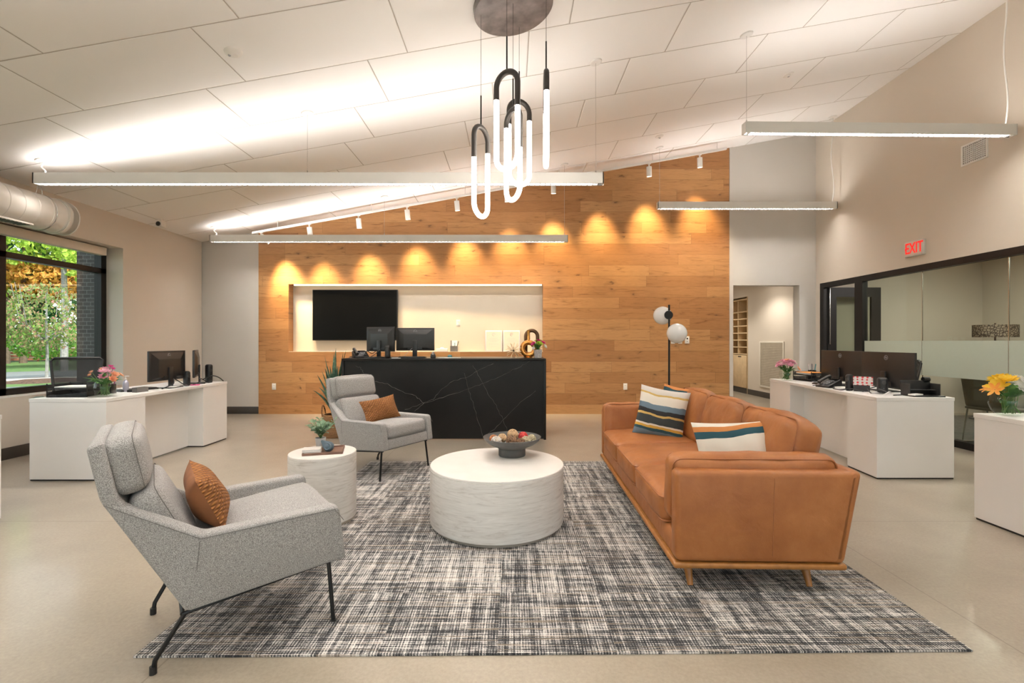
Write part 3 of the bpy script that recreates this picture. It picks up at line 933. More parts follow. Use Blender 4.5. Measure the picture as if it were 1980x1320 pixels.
t = thing('ventilation_duct', 'round spiral ventilation duct hanging above the window', 'duct', (-5.29, 0, 2.745))
g = G()
prof = []
L0, L1 = 1.0, 5.53
M = Matrix.Rotation(-math.pi / 2, 4, 'X')       # local z -> world y
ring = []
y = L0
while y < L1 - .02:
    ring += [(0.195, y), (0.195, y + .138), (0.199, y + .142), (0.199, y + .150), (0.195, y + .154)]
    y += .154
prof = [(0.0, L0)] + ring + [(0.195, L1 - .03)]
g.lathe(prof, M=M, seg=40)
g.build('duct_shell', steel_duct, t, ang=0.4)
G().lathe([(0.0, L1 - .02), (0.15, L1 - .02), (0.17, L1 - .005), (0.20, L1), (0.206, L1 - .012), (0.206, L1 - .05), (0.196, L1 - .05)], M=M, seg=40).build('end_cap', steel_duct, t, ang=0.5)
g = G().box((.06, 4.93, -.185), (.15, .40, .02), .004)
for k in range(9): g.box((.06, 4.77 + k * .04, -.197), (.13, .012, .006), mi=1)
g.build('register', [steel_duct, black_frame], t)
for yy in (5.33, 3.2):
    c = G().tube([(0.03, yy, .19), (0.0, yy, .40)], .003, 6).tube([(-.05, yy, .19), (0.0, yy, .40)], .003, 6)
    c.tube([(0.199 * math.cos(a), yy, 0.199 * math.sin(a)) for a in [k * math.pi / 12 for k in range(24)]], .004, 6, closed=True)
    c.build('hanger', chrome, t)

# outside
grass = pm('verge_grass', (0.10, 0.19, 0.05), 0.9, var=0.4, scale=6, bmp=0.5, bscale=60)
asphalt = pm('asphalt', (0.20, 0.21, 0.22), 0.9, var=0.15, scale=20)
mulch = pm('bark_mulch', (0.12, 0.065, 0.045), 0.95, var=0.5, scale=14, bmp=1.0, bscale=25, bdist=0.05)
kerb = pm('kerb_concrete', (0.50, 0.48, 0.45), 0.9, var=0.08)
g = G().bx(-90, -6.0, -20, 90, -.5, -.24)
struct(g.build('ground', grass, smooth=False), 'grassy ground outside the window', 'ground')
# strips across the line of sight through the window
dv = Vector((-0.70, 0.715, 0)); sv = Vector((0.715, 0.70, 0))
def strip(d0, d1, w0, w1, z0, z1):
    P = [dv * d0 + sv * w0, dv * d1 + sv * w0, dv * d1 + sv * w1, dv * d0 + sv * w1]
    return G().prism_z([(p.x, p.y) for p in P], z0, z1, 0.02)
struct(strip(26.0, 34.0, -25, 25, -.245, -.20).build('ground_street', asphalt), 'grey street outside the window', 'street')
struct(strip(25.6, 26.0, -25, 25, -.24, -.10).build('ground_kerb', kerb), 'pale kerb along the street outside', 'kerb')
struct(strip(13.0, 23.0, -25, 25, -.245, -.215).build('ground_path', asphalt), 'grey parking surface outside the window', 'paving')
g = G().lathe([(0, -.24), (1.5, -.24), (1.3, -.19), (.7, -.12), (0, -.10)], (-18.2, 18.6, 0), 28)
tag(g.build('mulch_bed', mulch), 'mound of brown bark mulch around the young tree outside', 'mulch bed', kind='stuff')

def brick_mat():
    m, ns, ls, b = nodes_of('dark_brick')
    v = mapped(ns, ls, rot=(math.pi / 2, 0, 0))
    br = ns.new('ShaderNodeTexBrick')
    br.inputs['Scale'].default_value = 4.4
    br.inputs['Color1'].default_value = (0.055, 0.048, 0.05, 1)
    br.inputs['Color2'].default_value = (0.08, 0.07, 0.07, 1)
    br.inputs['Mortar'].default_value = (0.26, 0.25, 0.25, 1)
    br.inputs['Mortar Size'].default_value = 0.012
    ls.new(v, br.inputs[0]); ls.new(br.outputs[0], b.inputs['Base Color'])
    b.inputs['Roughness'].default_value = 0.9
    return m
o = G().bx(-6.34, -5.93, 6.93, 7.5, -.24, 3.6).build('wall_brick_pier', brick_mat(), smooth=False)
struct(o, 'dark brick pier just outside the window')

def leaf_mat(name, a, b_, c):
    m, ns, ls, b = nodes_of(name)
    v = mapped(ns, ls)
    f = noise(ns, ls, v, 9.0, 2, 0.7)
    col = ramp(ns, ls, f, [(0.3, a), (0.5, b_), (0.68, c)])
    ls.new(col, b.inputs['Base Color'])
    b.inputs['Roughness'].default_value = 0.6
    out = ns['Material Output']
    tl = ns.new('ShaderNodeBsdfTranslucent'); ls.new(col, tl.inputs[0])
    mx = ns.new('ShaderNodeMixShader'); mx.inputs[0].default_value = 0.35
    ls.new(b.outputs[0], mx.inputs[1]); ls.new(tl.outputs[0], mx.inputs[2]); ls.new(mx.outputs[0], out.inputs[0])
    return m
LEAF = dict(green=leaf_mat('green_leaves', (0.05, 0.17, 0.03), (0.14, 0.35, 0.05), (0.40, 0.58, 0.08)),
            deep=leaf_mat('deep_leaves', (0.015, 0.07, 0.025), (0.04, 0.16, 0.05), (0.12, 0.30, 0.07)),
            orange=leaf_mat('orange_leaves', (0.45, 0.16, 0.03), (0.70, 0.32, 0.06), (0.60, 0.55, 0.10)),
            pink=leaf_mat('pink_leaves', (0.08, 0.20, 0.04), (0.24, 0.32, 0.09), (0.55, 0.20, 0.20)),
            lime=leaf_mat('lime_leaves', (0.22, 0.42, 0.05), (0.45, 0.62, 0.08), (0.70, 0.80, 0.16)))
bark = pm('grey_bark', (0.27, 0.26, 0.25), 0.9, var=0.25, scale=12, bmp=0.6, bscale=30, bdist=0.02)
bark_dark = pm('brown_bark', (0.13, 0.09, 0.065), 0.9, var=0.3, scale=12, bmp=0.6, bscale=30, bdist=0.02)

def leaves(blobs, n, size, rnd):
    g = G()
    bm = g.bm
    vol = [b[1][0] * b[1][1] * b[1][2] for b in blobs]
    tot = sum(vol)
    for (c, r), v in zip(blobs, vol):
        for _ in range(int(n * v / tot)):
            while True:
                p = Vector((rnd.uniform(-1, 1), rnd.uniform(-1, 1), rnd.uniform(-1, 1)))
                if 0.25 < p.length < 1: break
            p = p * (p.length ** -0.35)
            q = Vector((c[0] + p.x * r[0], c[1] + p.y * r[1], c[2] + p.z * r[2]))
            e = Euler((rnd.uniform(0, 6.3), rnd.uniform(0, 6.3), rnd.uniform(0, 6.3))).to_matrix()
            s = size * rnd.uniform(.6, 1.3)
            a, b = e @ Vector((s, 0, 0)), e @ Vector((0, s * .6, 0))
            k = e @ Vector((0, 0, s * .25))
            bm.faces.new([bm.verts.new(q - a), bm.verts.new(q + b + k), bm.verts.new(q + a), bm.verts.new(q - b + k)])
    for f in bm.faces: f.tag = True
    return g

def tree(name, label, x, y, h, trunk_r, blobs, n, size, mat, tmat, seed, branches=0):
    rnd = random.Random(seed)
    t = thing(name, label, 'tree', (x, y, -.24), 0, 'trees and shrubs outside the window')
    g = G().tube([(0, 0, 0), (.02, .01, h * .3), (-.03, .02, h * .6), (.02, 0, h)], [trunk_r, trunk_r * .85, trunk_r * .65, trunk_r * .3], 8)
    for k in range(branches):
        a = 2 * math.pi * k / branches + rnd.uniform(-.3, .3)
        z0 = h * rnd.uniform(.28, .5); rr = h * rnd.uniform(.22, .4)
        g.tube([(0, 0, z0), (math.cos(a) * rr * .6, math.sin(a) * rr * .6, z0 + rr * .5), (math.cos(a) * rr * .8, math.sin(a) * rr * .8, z0 + rr * 1.7)], [trunk_r * .45, trunk_r * .3, trunk_r * .12], 6)
    g.build('trunk', tmat, t)
    leaves(blobs, n, size, rnd).build('foliage', mat, t, smooth=False)
    return t
def wpt(px, py, Y): return at(px, py, Y)

# the young pink tree by the mulch, the pole, and the trees across the street
tree('young_tree', 'slender young tree with pale trunk and pink leaves outside the window', -18.0, 18.4, 3.6, .055,
     [((0, 0, 2.5), (1.5, 1.4, 1.3)), ((-.5, -.3, 1.9), (.9, .9, .6))], 1500, .085, LEAF['pink'], bark, 3, 9)
p = at(124, 660, 24.0)
tree('birch_tree', 'pale straight trunk with lime green leaves beside the brick pier', p.x, p.y, 9.5, .16,
     [((1.3, .9, 6.8), (2.2, 2.2, 2.6)), ((1.6, 1.2, 3.6), (1.2, 1.2, 1.8)), ((-1.2, -1.2, 7.8), (2.0, 2.0, 1.4))], 3600, .17, LEAF['lime'], bark, 5)
p = at(45, 660, 34.0)
tree('autumn_tree', 'broad tree with orange autumn leaves across the street', p.x, p.y, 8.6, .22,
     [((0.8, .6, 6.0), (2.7, 2.7, 1.6)), ((2.6, 2.6, 6.6), (1.6, 1.6, 1.2))], 2600, .20, LEAF['orange'], bark_dark, 7)
p = at(10, 660, 33.0)
tree('leafy_tree', 'tall green tree at the left edge of the window across the street', p.x, p.y, 11, .26,
     [((0, 0, 8.8), (4.2, 4.2, 2.3)), ((3.8, 3.4, 9.3), (4, 4, 1.9)), ((-.8, -.8, 4.5), (1.8, 1.8, 3))], 4600, .22, LEAF['lime'], bark_dark, 11)
p = at(80, 660, 39.0)
tree('dark_tree', 'deep green bushy tree behind the orange tree', p.x, p.y, 9, .25,
     [((0, 0, 4.4), (6.5, 6.5, 3.4)), ((-3, -3, 4.5), (5, 5, 4.0)), ((5, 5, 5), (5, 5, 4.5)), ((0, 0, 10), (10, 10, 4.5))], 9000, .30, LEAF['deep'], bark_dark, 13)
p = at(110, 660, 30.0)
tree('low_shrub', 'low bright green shrub behind the young tree', p.x, p.y, 2.0, .08,
     [((0, 0, 1.5), (2.2, 2.2, 1.2)), ((-3.0, -2.6, 1.7), (2.0, 2.0, 1.1))], 2200, .14, LEAF['green'], bark_dark, 17)
tree('roadside_tree', 'broad green roadside tree hidden left of the window mullion', -40.0, 22.0, 9.5, .26,
     [((0, 0, 5.5), (6.0, 6.0, 4.5))], 3800, .26, LEAF['green'], bark_dark, 23)
tree('roadside_tree', 'lime green roadside tree farther left beyond the window mullion', -38.0, 11.0, 9.0, .24,
     [((0, 0, 5.2), (5.0, 5.5, 4.2))], 3200, .26, LEAF['lime'], bark_dark, 29)
p = at(42, 712, 36.0)
t = thing('brick_planter', 'low reddish brown fence wall across the street', 'wall', (p.x, p.y, -.24), R(45))
g = G()
for k in range(5): g.box((0, 0, .2 + k * .24), (9.0, .12, .20), .01)
for k in range(6): g.box((-4.4 + k * 1.76, .1, .7), (.12, .12, 1.4))
g.build('boards', pm('red_brown_boards', (0.23, 0.085, 0.05), 0.8, var=0.25, scale=5), t)

# ---------------------------------------------------------------- rug, tables
g = G().prism_z([(-1.555, 1.953), (1.930, 1.993), (1.955, 5.13), (-1.53, 5.13)], 0.001, 0.009)
tag(g.build('area_rug', rug_mat, smooth=False), 'large black and white woven rug under the seating group', 'rug')

t = thing('coffee_table', 'low round whitewashed drum coffee table in the middle of the rug', 'table', (-0.107, 3.42, 0.009))
G().lathe([(0, 0), (.445, 0), (.445, .022), (.44, .026)], seg=72).build('plinth', pm('grey_plinth', (0.36, 0.31, 0.26), .5, var=.05), t, ang=.6)
G().lathe([(.44, .024), (.473, .028), (.475, .034), (.475, .405), (.471, .408)], seg=72).build('drum', whitewash, t, ang=.6)
G().lathe([(.471, .406), (.4745, .409), (.4745, .419), (.471, .422), (0, .422)], seg=72).build('tabletop', white_top, t, ang=.6)

t = thing('side_table', 'small tall round whitewashed side table between the two armchairs', 'table', (-1.38, 3.47, 0.009))
G().lathe([(0, 0), (.222, 0), (.222, .02)], seg=56).build('plinth', MATS['grey_plinth'], t, ang=.6)
G().lathe([(.222, .018), (.231, .022), (.233, .03), (.233, .474), (.23, .476)], seg=56).build('drum', whitewash, t, ang=.6)
G().lathe([(.23, .475), (.2325, .477), (.2325, .486), (.229, .489), (0, .489)], seg=56).build('tabletop', white_top, t, ang=.6)
ST = 0.498

# things on the side table
t = thing('wooden_tray', 'dark wooden tray on the side table', 'tray', (-1.37, 3.47, ST), R(16))
tray_wood = pm('walnut_tray', (0.16, 0.082, 0.055), 0.45, var=0.2, scale=15)
g = G().bx(-.135, .135, -.115, .115, 0, .008, .003)
g.bx(-.135, .135, -.115, -.107, .006, .018, .002).bx(-.135, .135, .107, .115, .006, .018, .002).bx(-.135, -.127, -.107, .107, .006, .018, .002).bx(.127, .135, -.107, .107, .006, .018, .002)
g.build('tray_body', tray_wood, t)
def book(label, loc, rz, w, d, h):
    t = thing('book', label, 'book', loc, rz, 'books on the tray')
    G().bx(-w / 2, w / 2, -d / 2, d / 2, 0, .002).bx(-w / 2, w / 2, -d / 2, d / 2, h - .002, h).bx(-w / 2, -w / 2 + .002, -d / 2, d / 2, 0, h).build('cover', pm('book_cover', (0.78, 0.74, 0.70), .6, var=.02), t, smooth=False)
    G().bx(-w / 2 + .002, w / 2 - .003, -d / 2 + .003, d / 2 - .003, .002, h - .002).build('pages', paper_white, t, smooth=False)
book('pale closed book lying on the tray under the other', (-1.435, 3.415, ST + .0085), R(20), .125, .11, .014)
book('pale closed book, topmost of the two on the tray', (-1.437, 3.42, ST + .0228), R(17), .12, .105, .012)
t = thing('teardrop_ornament', 'blue grey teardrop ornament with a dished round face on the tray', 'ornament', (-1.322, 3.43, ST + .009), R(-14))
slate_c = pm('blue_grey_ceramic', (0.075, 0.115, 0.15), 0.5, var=0.06)
Mx = Matrix.Translation((0, 0, .037)) @ Matrix.Rotation(R(-58), 4, 'Y')
g = G().lathe([(0, .072), (.006, .07), (.018, .048), (.031, .02), (.037, 0), (.034, -.017), (.022, -.031), (.008, -.036), (0, -.037)], M=Mx, seg=28)
g.build('body', slate_c, t)
Mf = Matrix.Translation((.012, -.028, .042)) @ Matrix.Rotation(R(75), 4, 'X')
G().lathe([(.023, -.012), (.0255, .002), (.023, .006), (.016, .002), (.008, -.003), (0, -.004)], M=Mf, seg=28).build('dished_face', pm('slate_face', (0.10, 0.15, 0.185), .45), t)

def sprig_plant(t, rnd, n, h, spread, leaf, mat, stem_mat, z0):
    g = G(); lf = G()
    for k in range(n):
        a = 2 * math.pi * k / n + rnd.uniform(-.3, .3)
        s = spread * rnd.uniform(.35, 1)
        hh = h * rnd.uniform(.6, 1)
        pts = [Vector((0, 0, z0)), Vector((math.cos(a) * s * .4, math.sin(a) * s * .4, z0 + hh * .6)), Vector((math.cos(a) * s, math.sin(a) * s, z0 + hh))]
        g.tube(pts, .0013, 5)
        for q in range(6):
            f = .3 + .7 * q / 5
            p = pts[0].lerp(pts[1], min(1, f * 2)) if f < .5 else pts[1].lerp(pts[2], f * 2 - 1)
            b = rnd.uniform(0, 6.3)
            m = Matrix.Translation(p) @ Euler((rnd.uniform(-.6, .6), rnd.uniform(-.9, .2), b)).to_matrix().to_4x4()
            L = leaf * rnd.uniform(.7, 1.15)
            pr = [(0, 0, 0), (L * .35, L * .36, .004), (L * .75, L * .36, .006), (L, 0, 0), (L * .75, -L * .36, .006), (L * .35, -L * .36, .004)]
            vs = [lf.bm.verts.new(m @ Vector(c)) for c in pr]
            lf.bm.faces.new(vs).tag = True
    g.build('stem', stem_mat, t)
    o = lf.build('foliage', mat, t)
    return o
euc = leaf_mat('eucalyptus_leaves', (0.13, 0.24, 0.15), (0.28, 0.42, 0.28), (0.42, 0.55, 0.38))
stem_green = pm('stem_green', (0.10, 0.20, 0.05), 0.6, var=0.2)
soil = pm('dark_soil', (0.03, 0.022, 0.016), 0.95, var=0.4, scale=60)
t = thing('potted_plant', 'small round leaved green plant in a pale grey pot on the side table', 'plant', (-1.438, 3.575, ST + .009))
G().lathe([(0, 0), (.028, 0), (.031, .004), (.038, .066), (.039, .072), (.035, .072), (.034, .06), (0, .06)], seg=28).build('pot', pm('pale_pot', (0.62, 0.61, 0.60), .6), t)
G().lathe([(.0345, .061), (0, .064)], seg=20).build('soil', soil, t)
sprig_plant(t, random.Random(4), 22, .14, .115, .044, euc, stem_green, .062)

# bowl with decorative balls
BZ = 0.431
t = thing('pedestal_bowl', 'wide dark grey pedestal bowl on the coffee table', 'bowl', (0.0, 3.64, BZ))
bowl_m = pm('dark_stoneware', (0.085, 0.083, 0.078), 0.55, var=0.12, scale=20)
BR = .222
G().lathe([(0, 0), (.100, 0), (.103, .004), (.103, .052), (.100, .058)], seg=48).build('pedestal', bowl_m, t)
G().lathe([(.0, .052), (.100, .056), (.13, .072), (.17, .090), (.205, .115), (.2185, .135), (BR, .141), (.2185, .143), (.20, .121), (.165, .099), (.12, .085), (.06, .078), (0, .077)], seg=56).build('dish', bowl_m, t)
def deco_ball(name, label, x, y, z, r, cols, style, seed):
    rnd = random.Random(seed)
    m1 = pm('ball_' + cols[0], cols[1], .7, var=.2, scale=40)
    m2 = pm('ball_core_' + cols[0], cols[2], .8, var=.25, scale=40)
    t = thing(name, label, 'ball', (x, y, z), 0, 'decorative balls in the bowl')
    core = G().ball((0, 0, 0), r * .93, 3)
    core.build('core', m2, t)
    g = G()
    if style == 'strip':
        for k in range(16):
            ax = Vector((rnd.gauss(0, 1), rnd.gauss(0, 1), rnd.gauss(0, 1))).normalized()
            u = ax.orthogonal().normalized(); v = ax.cross(u)
            g.tube([(u * math.cos(a) + v * math.sin(a)) * r * .97 for a in [2 * math.pi * i / 24 for i in range(24)]], r * .075, 5, closed=True)
    else:
        for k in range(150):
            d = Vector((rnd.gauss(0, 1), rnd.gauss(0, 1), rnd.gauss(0, 1))).normalized()
            g.ball(d * r * .92, r * .15, 1)
    g.build('strands' if style == 'strip' else 'beads', m1, t)
TANW, BROWN, REDW, WHT, STRAW, COP = ('tan', (0.62, 0.42, 0.24), (0.30, 0.17, 0.08)), ('brown', (0.27, 0.15, 0.08), (0.10, 0.05, 0.03)), ('red', (0.60, 0.055, 0.05), (0.28, 0.02, 0.02)), ('white', (0.72, 0.66, 0.62), (0.6, 0.5, 0.4)), ('straw', (0.60, 0.52, 0.36), (0.40, 0.32, 0.2)), ('copper', (0.52, 0.20, 0.08), (0.3, .1, .04))
bx0, by0 = 0.0, 3.64
def dz(d): return BZ + .077 + .34 * max(0, d - .06)
balls = [('wicker_ball', 'pale tan wicker ball, topmost in the middle of the bowl', .005, .05, .125, .042, TANW, 'strip'),
         ('wicker_ball', 'pale tan wicker ball at the left back of the bowl', -.075, .02, .105, .034, TANW, 'strip'),
         ('wicker_ball', 'brown wicker ball at the front middle of the bowl', -.005, -.06, .103, .040, BROWN, 'strip'),
         ('wicker_ball', 'dark brown wicker ball right of the front middle in the bowl', .065, -.07, .088, .034, BROWN, 'strip'),
         ('wicker_ball', 'red wicker ball at the right back of the bowl', .085, .045, .112, .036, REDW, 'strip'),
         ('beaded_ball', 'white beaded ball at the left front of the bowl', -.118, -.055, .094, .040, WHT, 'bead'),
         ('wicker_ball', 'copper orange ball at the far left of the bowl', -.140, .015, .098, .034, COP, 'strip'),
         ('beaded_ball', 'straw coloured nubbly ball at the right front of the bowl', .105, -.012, .090, .036, STRAW, 'bead'),
         ('beaded_ball', 'straw coloured nubbly ball at the far right of the bowl', .150, .02, .098, .034, STRAW, 'bead'),
         ('wicker_ball', 'small pale ball low at the back of the bowl', .03, .12, .095, .034, WHT, 'strip')]
for i, (n_, l_, x, y, z, r, c, s) in enumerate(balls):
    deco_ball(n_, l_, bx0 + x, by0 + y, BZ + z + .022, r, c, s, 20 + i)

# ---------------------------------------------------------------- armchairs
def make_armchair(label):
    t = thing('armchair', label, 'chair', (0, 0, 0), 0, 'grey lounge armchairs')
    th = .075
    for s in (1, -1):
        outer = [(.345, .405, .542), (.345, .425, .527), (.345, .455, .29), (.31, -.165, .225), (.285, -.42, .712), (.345, -.12, .535)]
        inner = [(x - th, y, z) for x, y, z in outer]
        inner[3] = (.31 - th, -.165, .235); inner[4] = (.285 - th * .8, -.39, .712); inner[5] = (.345 - th, -.10, .535)
        g = G()
        A = [g.bm.verts.new((s * x, y, z)) for x, y, z in outer]
        B = [g.bm.verts.new((s * x, y, z)) for x, y, z in inner]
        fs = []
        def F(*vs):
            fs.append(g.bm.faces.new(vs))
        F(A[0], A[1], A[2], A[3], A[5]); F(A[5], A[3], A[4])
        F(B[5], B[3], B[2], B[1], B[0]); F(B[4], B[3], B[5])
        order = [0, 1, 2, 3, 4, 5]
        for i in range(6):
            j = (i + 1) % 6
            F(A[order[i]], B[order[i]], B[order[j]], A[order[j]])
        bmesh.ops.recalc_face_normals(g.bm, faces=fs)
        es = list({e for f in fs for e in f.edges})
        bmesh.ops.bevel(g.bm, geom=es, offset=.016, segments=3, profile=.5, affect='EDGES')
        g._mi(0)
        arm = g.build('arm', tweed, t, ang=1.2)
        seam = G().tube([(s * .346, .440, .47), (s * .346, .40, .528), (s * .346, -.118, .520), (s * .287, -.414, .696)], .0015, 5)
        seam.tube([(s * .3455, -.121, .51), (s * .338, -.13, .40)], .0014, 5)
        seam.build('seam', seam_grey, arm)
    # outer back shell
    g = G()
    st = [(-.165, .225, .30), (-.425, .71, .285), (-.466, .912, .268)]
    rings = []
    for (y, z, hw) in st:
        rings.append([(-hw, y, z), (hw, y, z), (hw, y + .050, z + .015), (-hw, y + .050, z + .015)])
    vs = [[g.bm.verts.new(p) for p in r_] for r_ in rings]
    fs = [g.bm.faces.new(list(reversed(vs[0]))), g.bm.faces.new(vs[-1])]
    for a, b in zip(vs, vs[1:]):
        for i in range(4):
            j = (i + 1) % 4
            fs.append(g.bm.faces.new((a[i], a[j], b[j], b[i])))
    bmesh.ops.recalc_face_normals(g.bm, faces=fs)
    bmesh.ops.bevel(g.bm, geom=list({e for f in fs for e in f.edges}), offset=.016, segments=3, profile=.5, affect='EDGES')
    g._mi(0)
    g.build('back_shell', tweed, t, ang=1.2)
    # headrest, lower back cushion, seat cushion, base
    lean = math.atan2(.041, .205)
    Mh = Matrix.Translation((0, -.352, .822)) @ Matrix.Rotation(lean, 4, 'X')
    hr = G().cush((.262, .062, .112), .050, 14, (0, .012, .012), Mh, wr=.0012).build('headrest', tweed, t, ang=3)
    def edge_loop(hx, hz, y, M, rr=.045):
        pts = []
        for cx, cz, a0 in ((hx - rr, hz - rr, 0), (-hx + rr, hz - rr, 90), (-hx + rr, -hz + rr, 180), (hx - rr, -hz + rr, 270)):
            for k in range(6):
                a = R(a0 + 18 * k)
                pts.append(M @ Vector((cx + rr * math.cos(a), y, cz + rr * math.sin(a))))
        return pts
    G().tube(edge_loop(.258, .108, .040, Mh), .0016, 5, closed=True).build('piping', seam_grey, hr)
    lean2 = math.atan2(.225, .475)
    Mb = Matrix.Translation((0, -.225, .545)) @ Matrix.Rotation(lean2, 4, 'X')
    bc = G().cush((.262, .058, .185), .045, 14, (0, .016, 0), Mb, wr=.001).build('back_cushion', tweed, t, ang=3)
    G().tube(edge_loop(.258, .181, .042, Mb), .0015, 5, closed=True).build('piping', seam_grey, bc)
    tilt = R(6.5)
    Ms = Matrix.Translation((0, .115, .415)) @ Matrix.Rotation(tilt, 4, 'X')
    scn = G().cush((.266, .325, .072), .045, 16, (0, .008, .024), Ms, wr=.0012).build('seat_cushion', tweed, t, ang=3)
    g = G().solid([(-.275, -.17, .228), (.275, -.17, .228), (.275, .445, .292), (-.275, .445, .292)],
                  [(-.275, -.20, .325), (.275, -.20, .325), (.275, .432, .385), (-.275, .432, .385)], .014, 3)
    g.build('seat_base', tweed, t, ang=1.2)
    # steel frame
    g = G()
    for s in (1, -1):
        g.tube([(s * .285, -.175, .216), (s * .300, .405, .279)], .0085, 8)
    g.tube([(-.285, -.175, .216), (.285, -.175, .216)], .0085, 8)
    g.tube([(-.300, .36, .274), (.300, .36, .274)], .0085, 8)
    g.build('frame', black_metal, t)
    for s in (1, -1):
        l = G().tube([(s * .300, .385, .278), (s * .332, .398, .010)], .0095, 8).build('leg', black_metal, t)
        G().tube([(s * .3320, .398, .016), (s * .3325, .398, .009)], .0125, 10).build('glide', black_plastic, l)
        l = G().tube([(s * .285, -.165, .218), (s * .258, -.262, .052), (s * .256, -.268, .012)], .0095, 8).build('leg', black_metal, t)
        G().tube([(s * .256, -.268, .030), (s * .256, -.268, .000)], .0135, 10).build('glide', black_plastic, l)
    return t
def face_rz(deg): return R(deg - 90)
ch1 = make_armchair('grey tweed armchair nearest the camera, facing away to the right')
C1 = Vector((-1.344, 2.2275, 0)); A1 = 37.0
ch1.location = C1; ch1.rotation_euler = (0, 0, face_rz(A1))
C2 = Vector((-1.385, 4.884, .0)); A2 = -31.5
ch2 = dup(ch1, C2, face_rz(A2), 'grey tweed armchair in front of the black reception desk')

def local(C, ang, x, y, z):
    a = R(ang)
    f = Vector((math.cos(a), math.sin(a), 0)); r_ = Vector((f.y, -f.x, 0))
    return C + f * y + r_ * x + Vector((0, 0, z))
# ochre lumbar pillows on both chairs: front (-y of the pillow) looks along the chair's forward direction
def chair_pillow(C, ang, x, y, z, w, h, tk, yaw, tilt, roll, label, seed):
    o = G().pillow(w, h, tk, 22, 0, 1, pinch=.09, seed=seed).build('lumbar_pillow', [knit, cognac])
    o.location = local(C, ang, x, y, z)
    o.rotation_mode = 'XYZ'
    m = Matrix.Rotation(R(ang + 90 + yaw), 4, 'Z') @ Matrix.Rotation(R(tilt), 4, 'X') @ Matrix.Rotation(R(roll), 4, 'Y')
    o.rotation_euler = m.to_euler()
    tag(o, label, 'pillow', 'ochre lumbar pillows')
    return o
chair_pillow(C1, A1, -.01, -.075, .60, .46, .26, .17, 0, -24, 0, 'ochre knit pillow with plain brown back on the nearest armchair', 3)
chair_pillow(C2, A2, -.02, .03, .605, .48, .25, .13, 0, -22, -4, 'ochre knit lumbar pillow on the armchair by the reception desk', 5)

# ---------------------------------------------------------------- sofa
SX, SY = 1.334, 3.645
sf = thing('leather_sofa', 'long tan leather sofa with loose cushions on a wooden plinth base', 'sofa', (SX, SY, 0.009), R(-1.57))
def rrect(hx, hy, z, rr, M=None, n=5, axis='z'):
    pts = []
    for cx, cy, a0 in ((hx - rr, hy - rr, 0), (-hx + rr, hy - rr, 90), (-hx + rr, -hy + rr, 180), (hx - rr, -hy + rr, 270)):
        for k in range(n + 1):
            a = R(a0 + 90 * k / n)
            u, v = cx + rr * math.cos(a), cy + rr * math.sin(a)
            p = Vector((u, v, z)) if axis == 'z' else (Vector((u, z, v)) if axis == 'y' else Vector((z, u, v)))
            pts.append(M @ p if M is not None else p)
    return pts
SL = 1.205
G().bx(-.465, .415, -SL, SL, .118, .150, .012, seg=3).build('plinth', walnut, sf)
for x, y in ((-.36, -1.08), (.26, -1.08), (-.36, 1.08), (.26, 1.08)):
    s = -1 if y < 0 else 1
    G().tube([(x, y, .12), (x, y + s * .06, .004)], [.027, .014], 14).build('leg', walnut, sf)
G().bx(-.445, .40, -SL + .02, SL - .02, .150, .275, .018, seg=3).build('seat_frame', leather, sf)
g = G().prism_y([(.33, .15), (.405, .15), (.495, .625), (.42, .625)], -SL, SL, .028, seg=4)
bk = g.build('backrest', leather, sf, ang=1.0)
for s in (-1, 1):
    y0, y1 = (-SL, -SL + .10) if s < 0 else (SL - .10, SL)
    arm = G().prism_y([(-.455, .152), (.405, .152), (.485, .622), (-.455, .622)], y0, y1, .028, seg=4).build('arm', leather, sf, ang=1.0)
    ye_ = y0 - .0006 if s < 0 else y1 + .0006
    G().tube([(.035, ye_, .19), (.045, ye_, .59)], .0018, 5).build('seam', leather_pipe, arm)
    M = Matrix.Translation((-.015, s * (SL - .155), .50)) @ Matrix.Rotation(R(-6 * s), 4, 'X')
    ac = G().cush((.445, .068, .185), .055, 18, (.006, .020, .008), M, wr=.004, seed=7 + s).build('arm_cushion', leather, sf, ang=3)
    for yy in (-.052, .052):
        G().tube(rrect(.432, .172, yy, .05, M, axis='y'), .0045, 6, closed=True).build('piping', leather_pipe, ac)
W3 = (2 * SL - .43) / 3
for k in range(3):
    yc = -SL + .215 + W3 * (k + .5)
    M = Matrix.Translation((-.125, yc, .36)) @ Matrix.Rotation(R(-2), 4, 'Y')
    c = G().cush((.345, W3 / 2 - .003, .085), .045, 18, (.012, 0, .030), M, wr=.0028, seed=31 + k).build('seat_cushion', leather, sf, ang=3)
    for zz in (-.066, .066):
        G().tube(rrect(.3425, W3 / 2 - .005, zz, .04, M), .0055, 6, closed=True).build('piping', leather_pipe, c)
    def warp(q):
        # soft top that slumps and leans
        return (q.x, q.y, q.z - .020 * (q.y / (W3 / 2)) ** 2 * max(0, q.z) / .2)
    M = Matrix.Translation((.318, yc, .628)) @ Matrix.Rotation(R(13), 4, 'Y')
    c = G().cush((.090, W3 / 2 - .004, .228), .06, 18, (.040, .0, .014), M, warp, wr=.0045, seed=51 + k).build('back_cushion', leather, sf, ang=3)
    for xx in (-.066,):
        G().tube(rrect(W3 / 2 - .014, .212, xx, .05, M, axis='x'), .0045, 6, closed=True).build('piping', leather_pipe, c)

def sofa_pillow(name, label, loc, w, h, tk, m, mats, seed, fold=0.0, pinch=.07):
    o = G().pillow(w, h, tk, 26, 0, 1, pinch=pinch, seed=seed, fold=fold).build(name, mats)
    o.location = loc
    o.rotation_euler = m.to_euler()
    return tag(o, label, 'pillow', 'scatter pillows on the sofa')
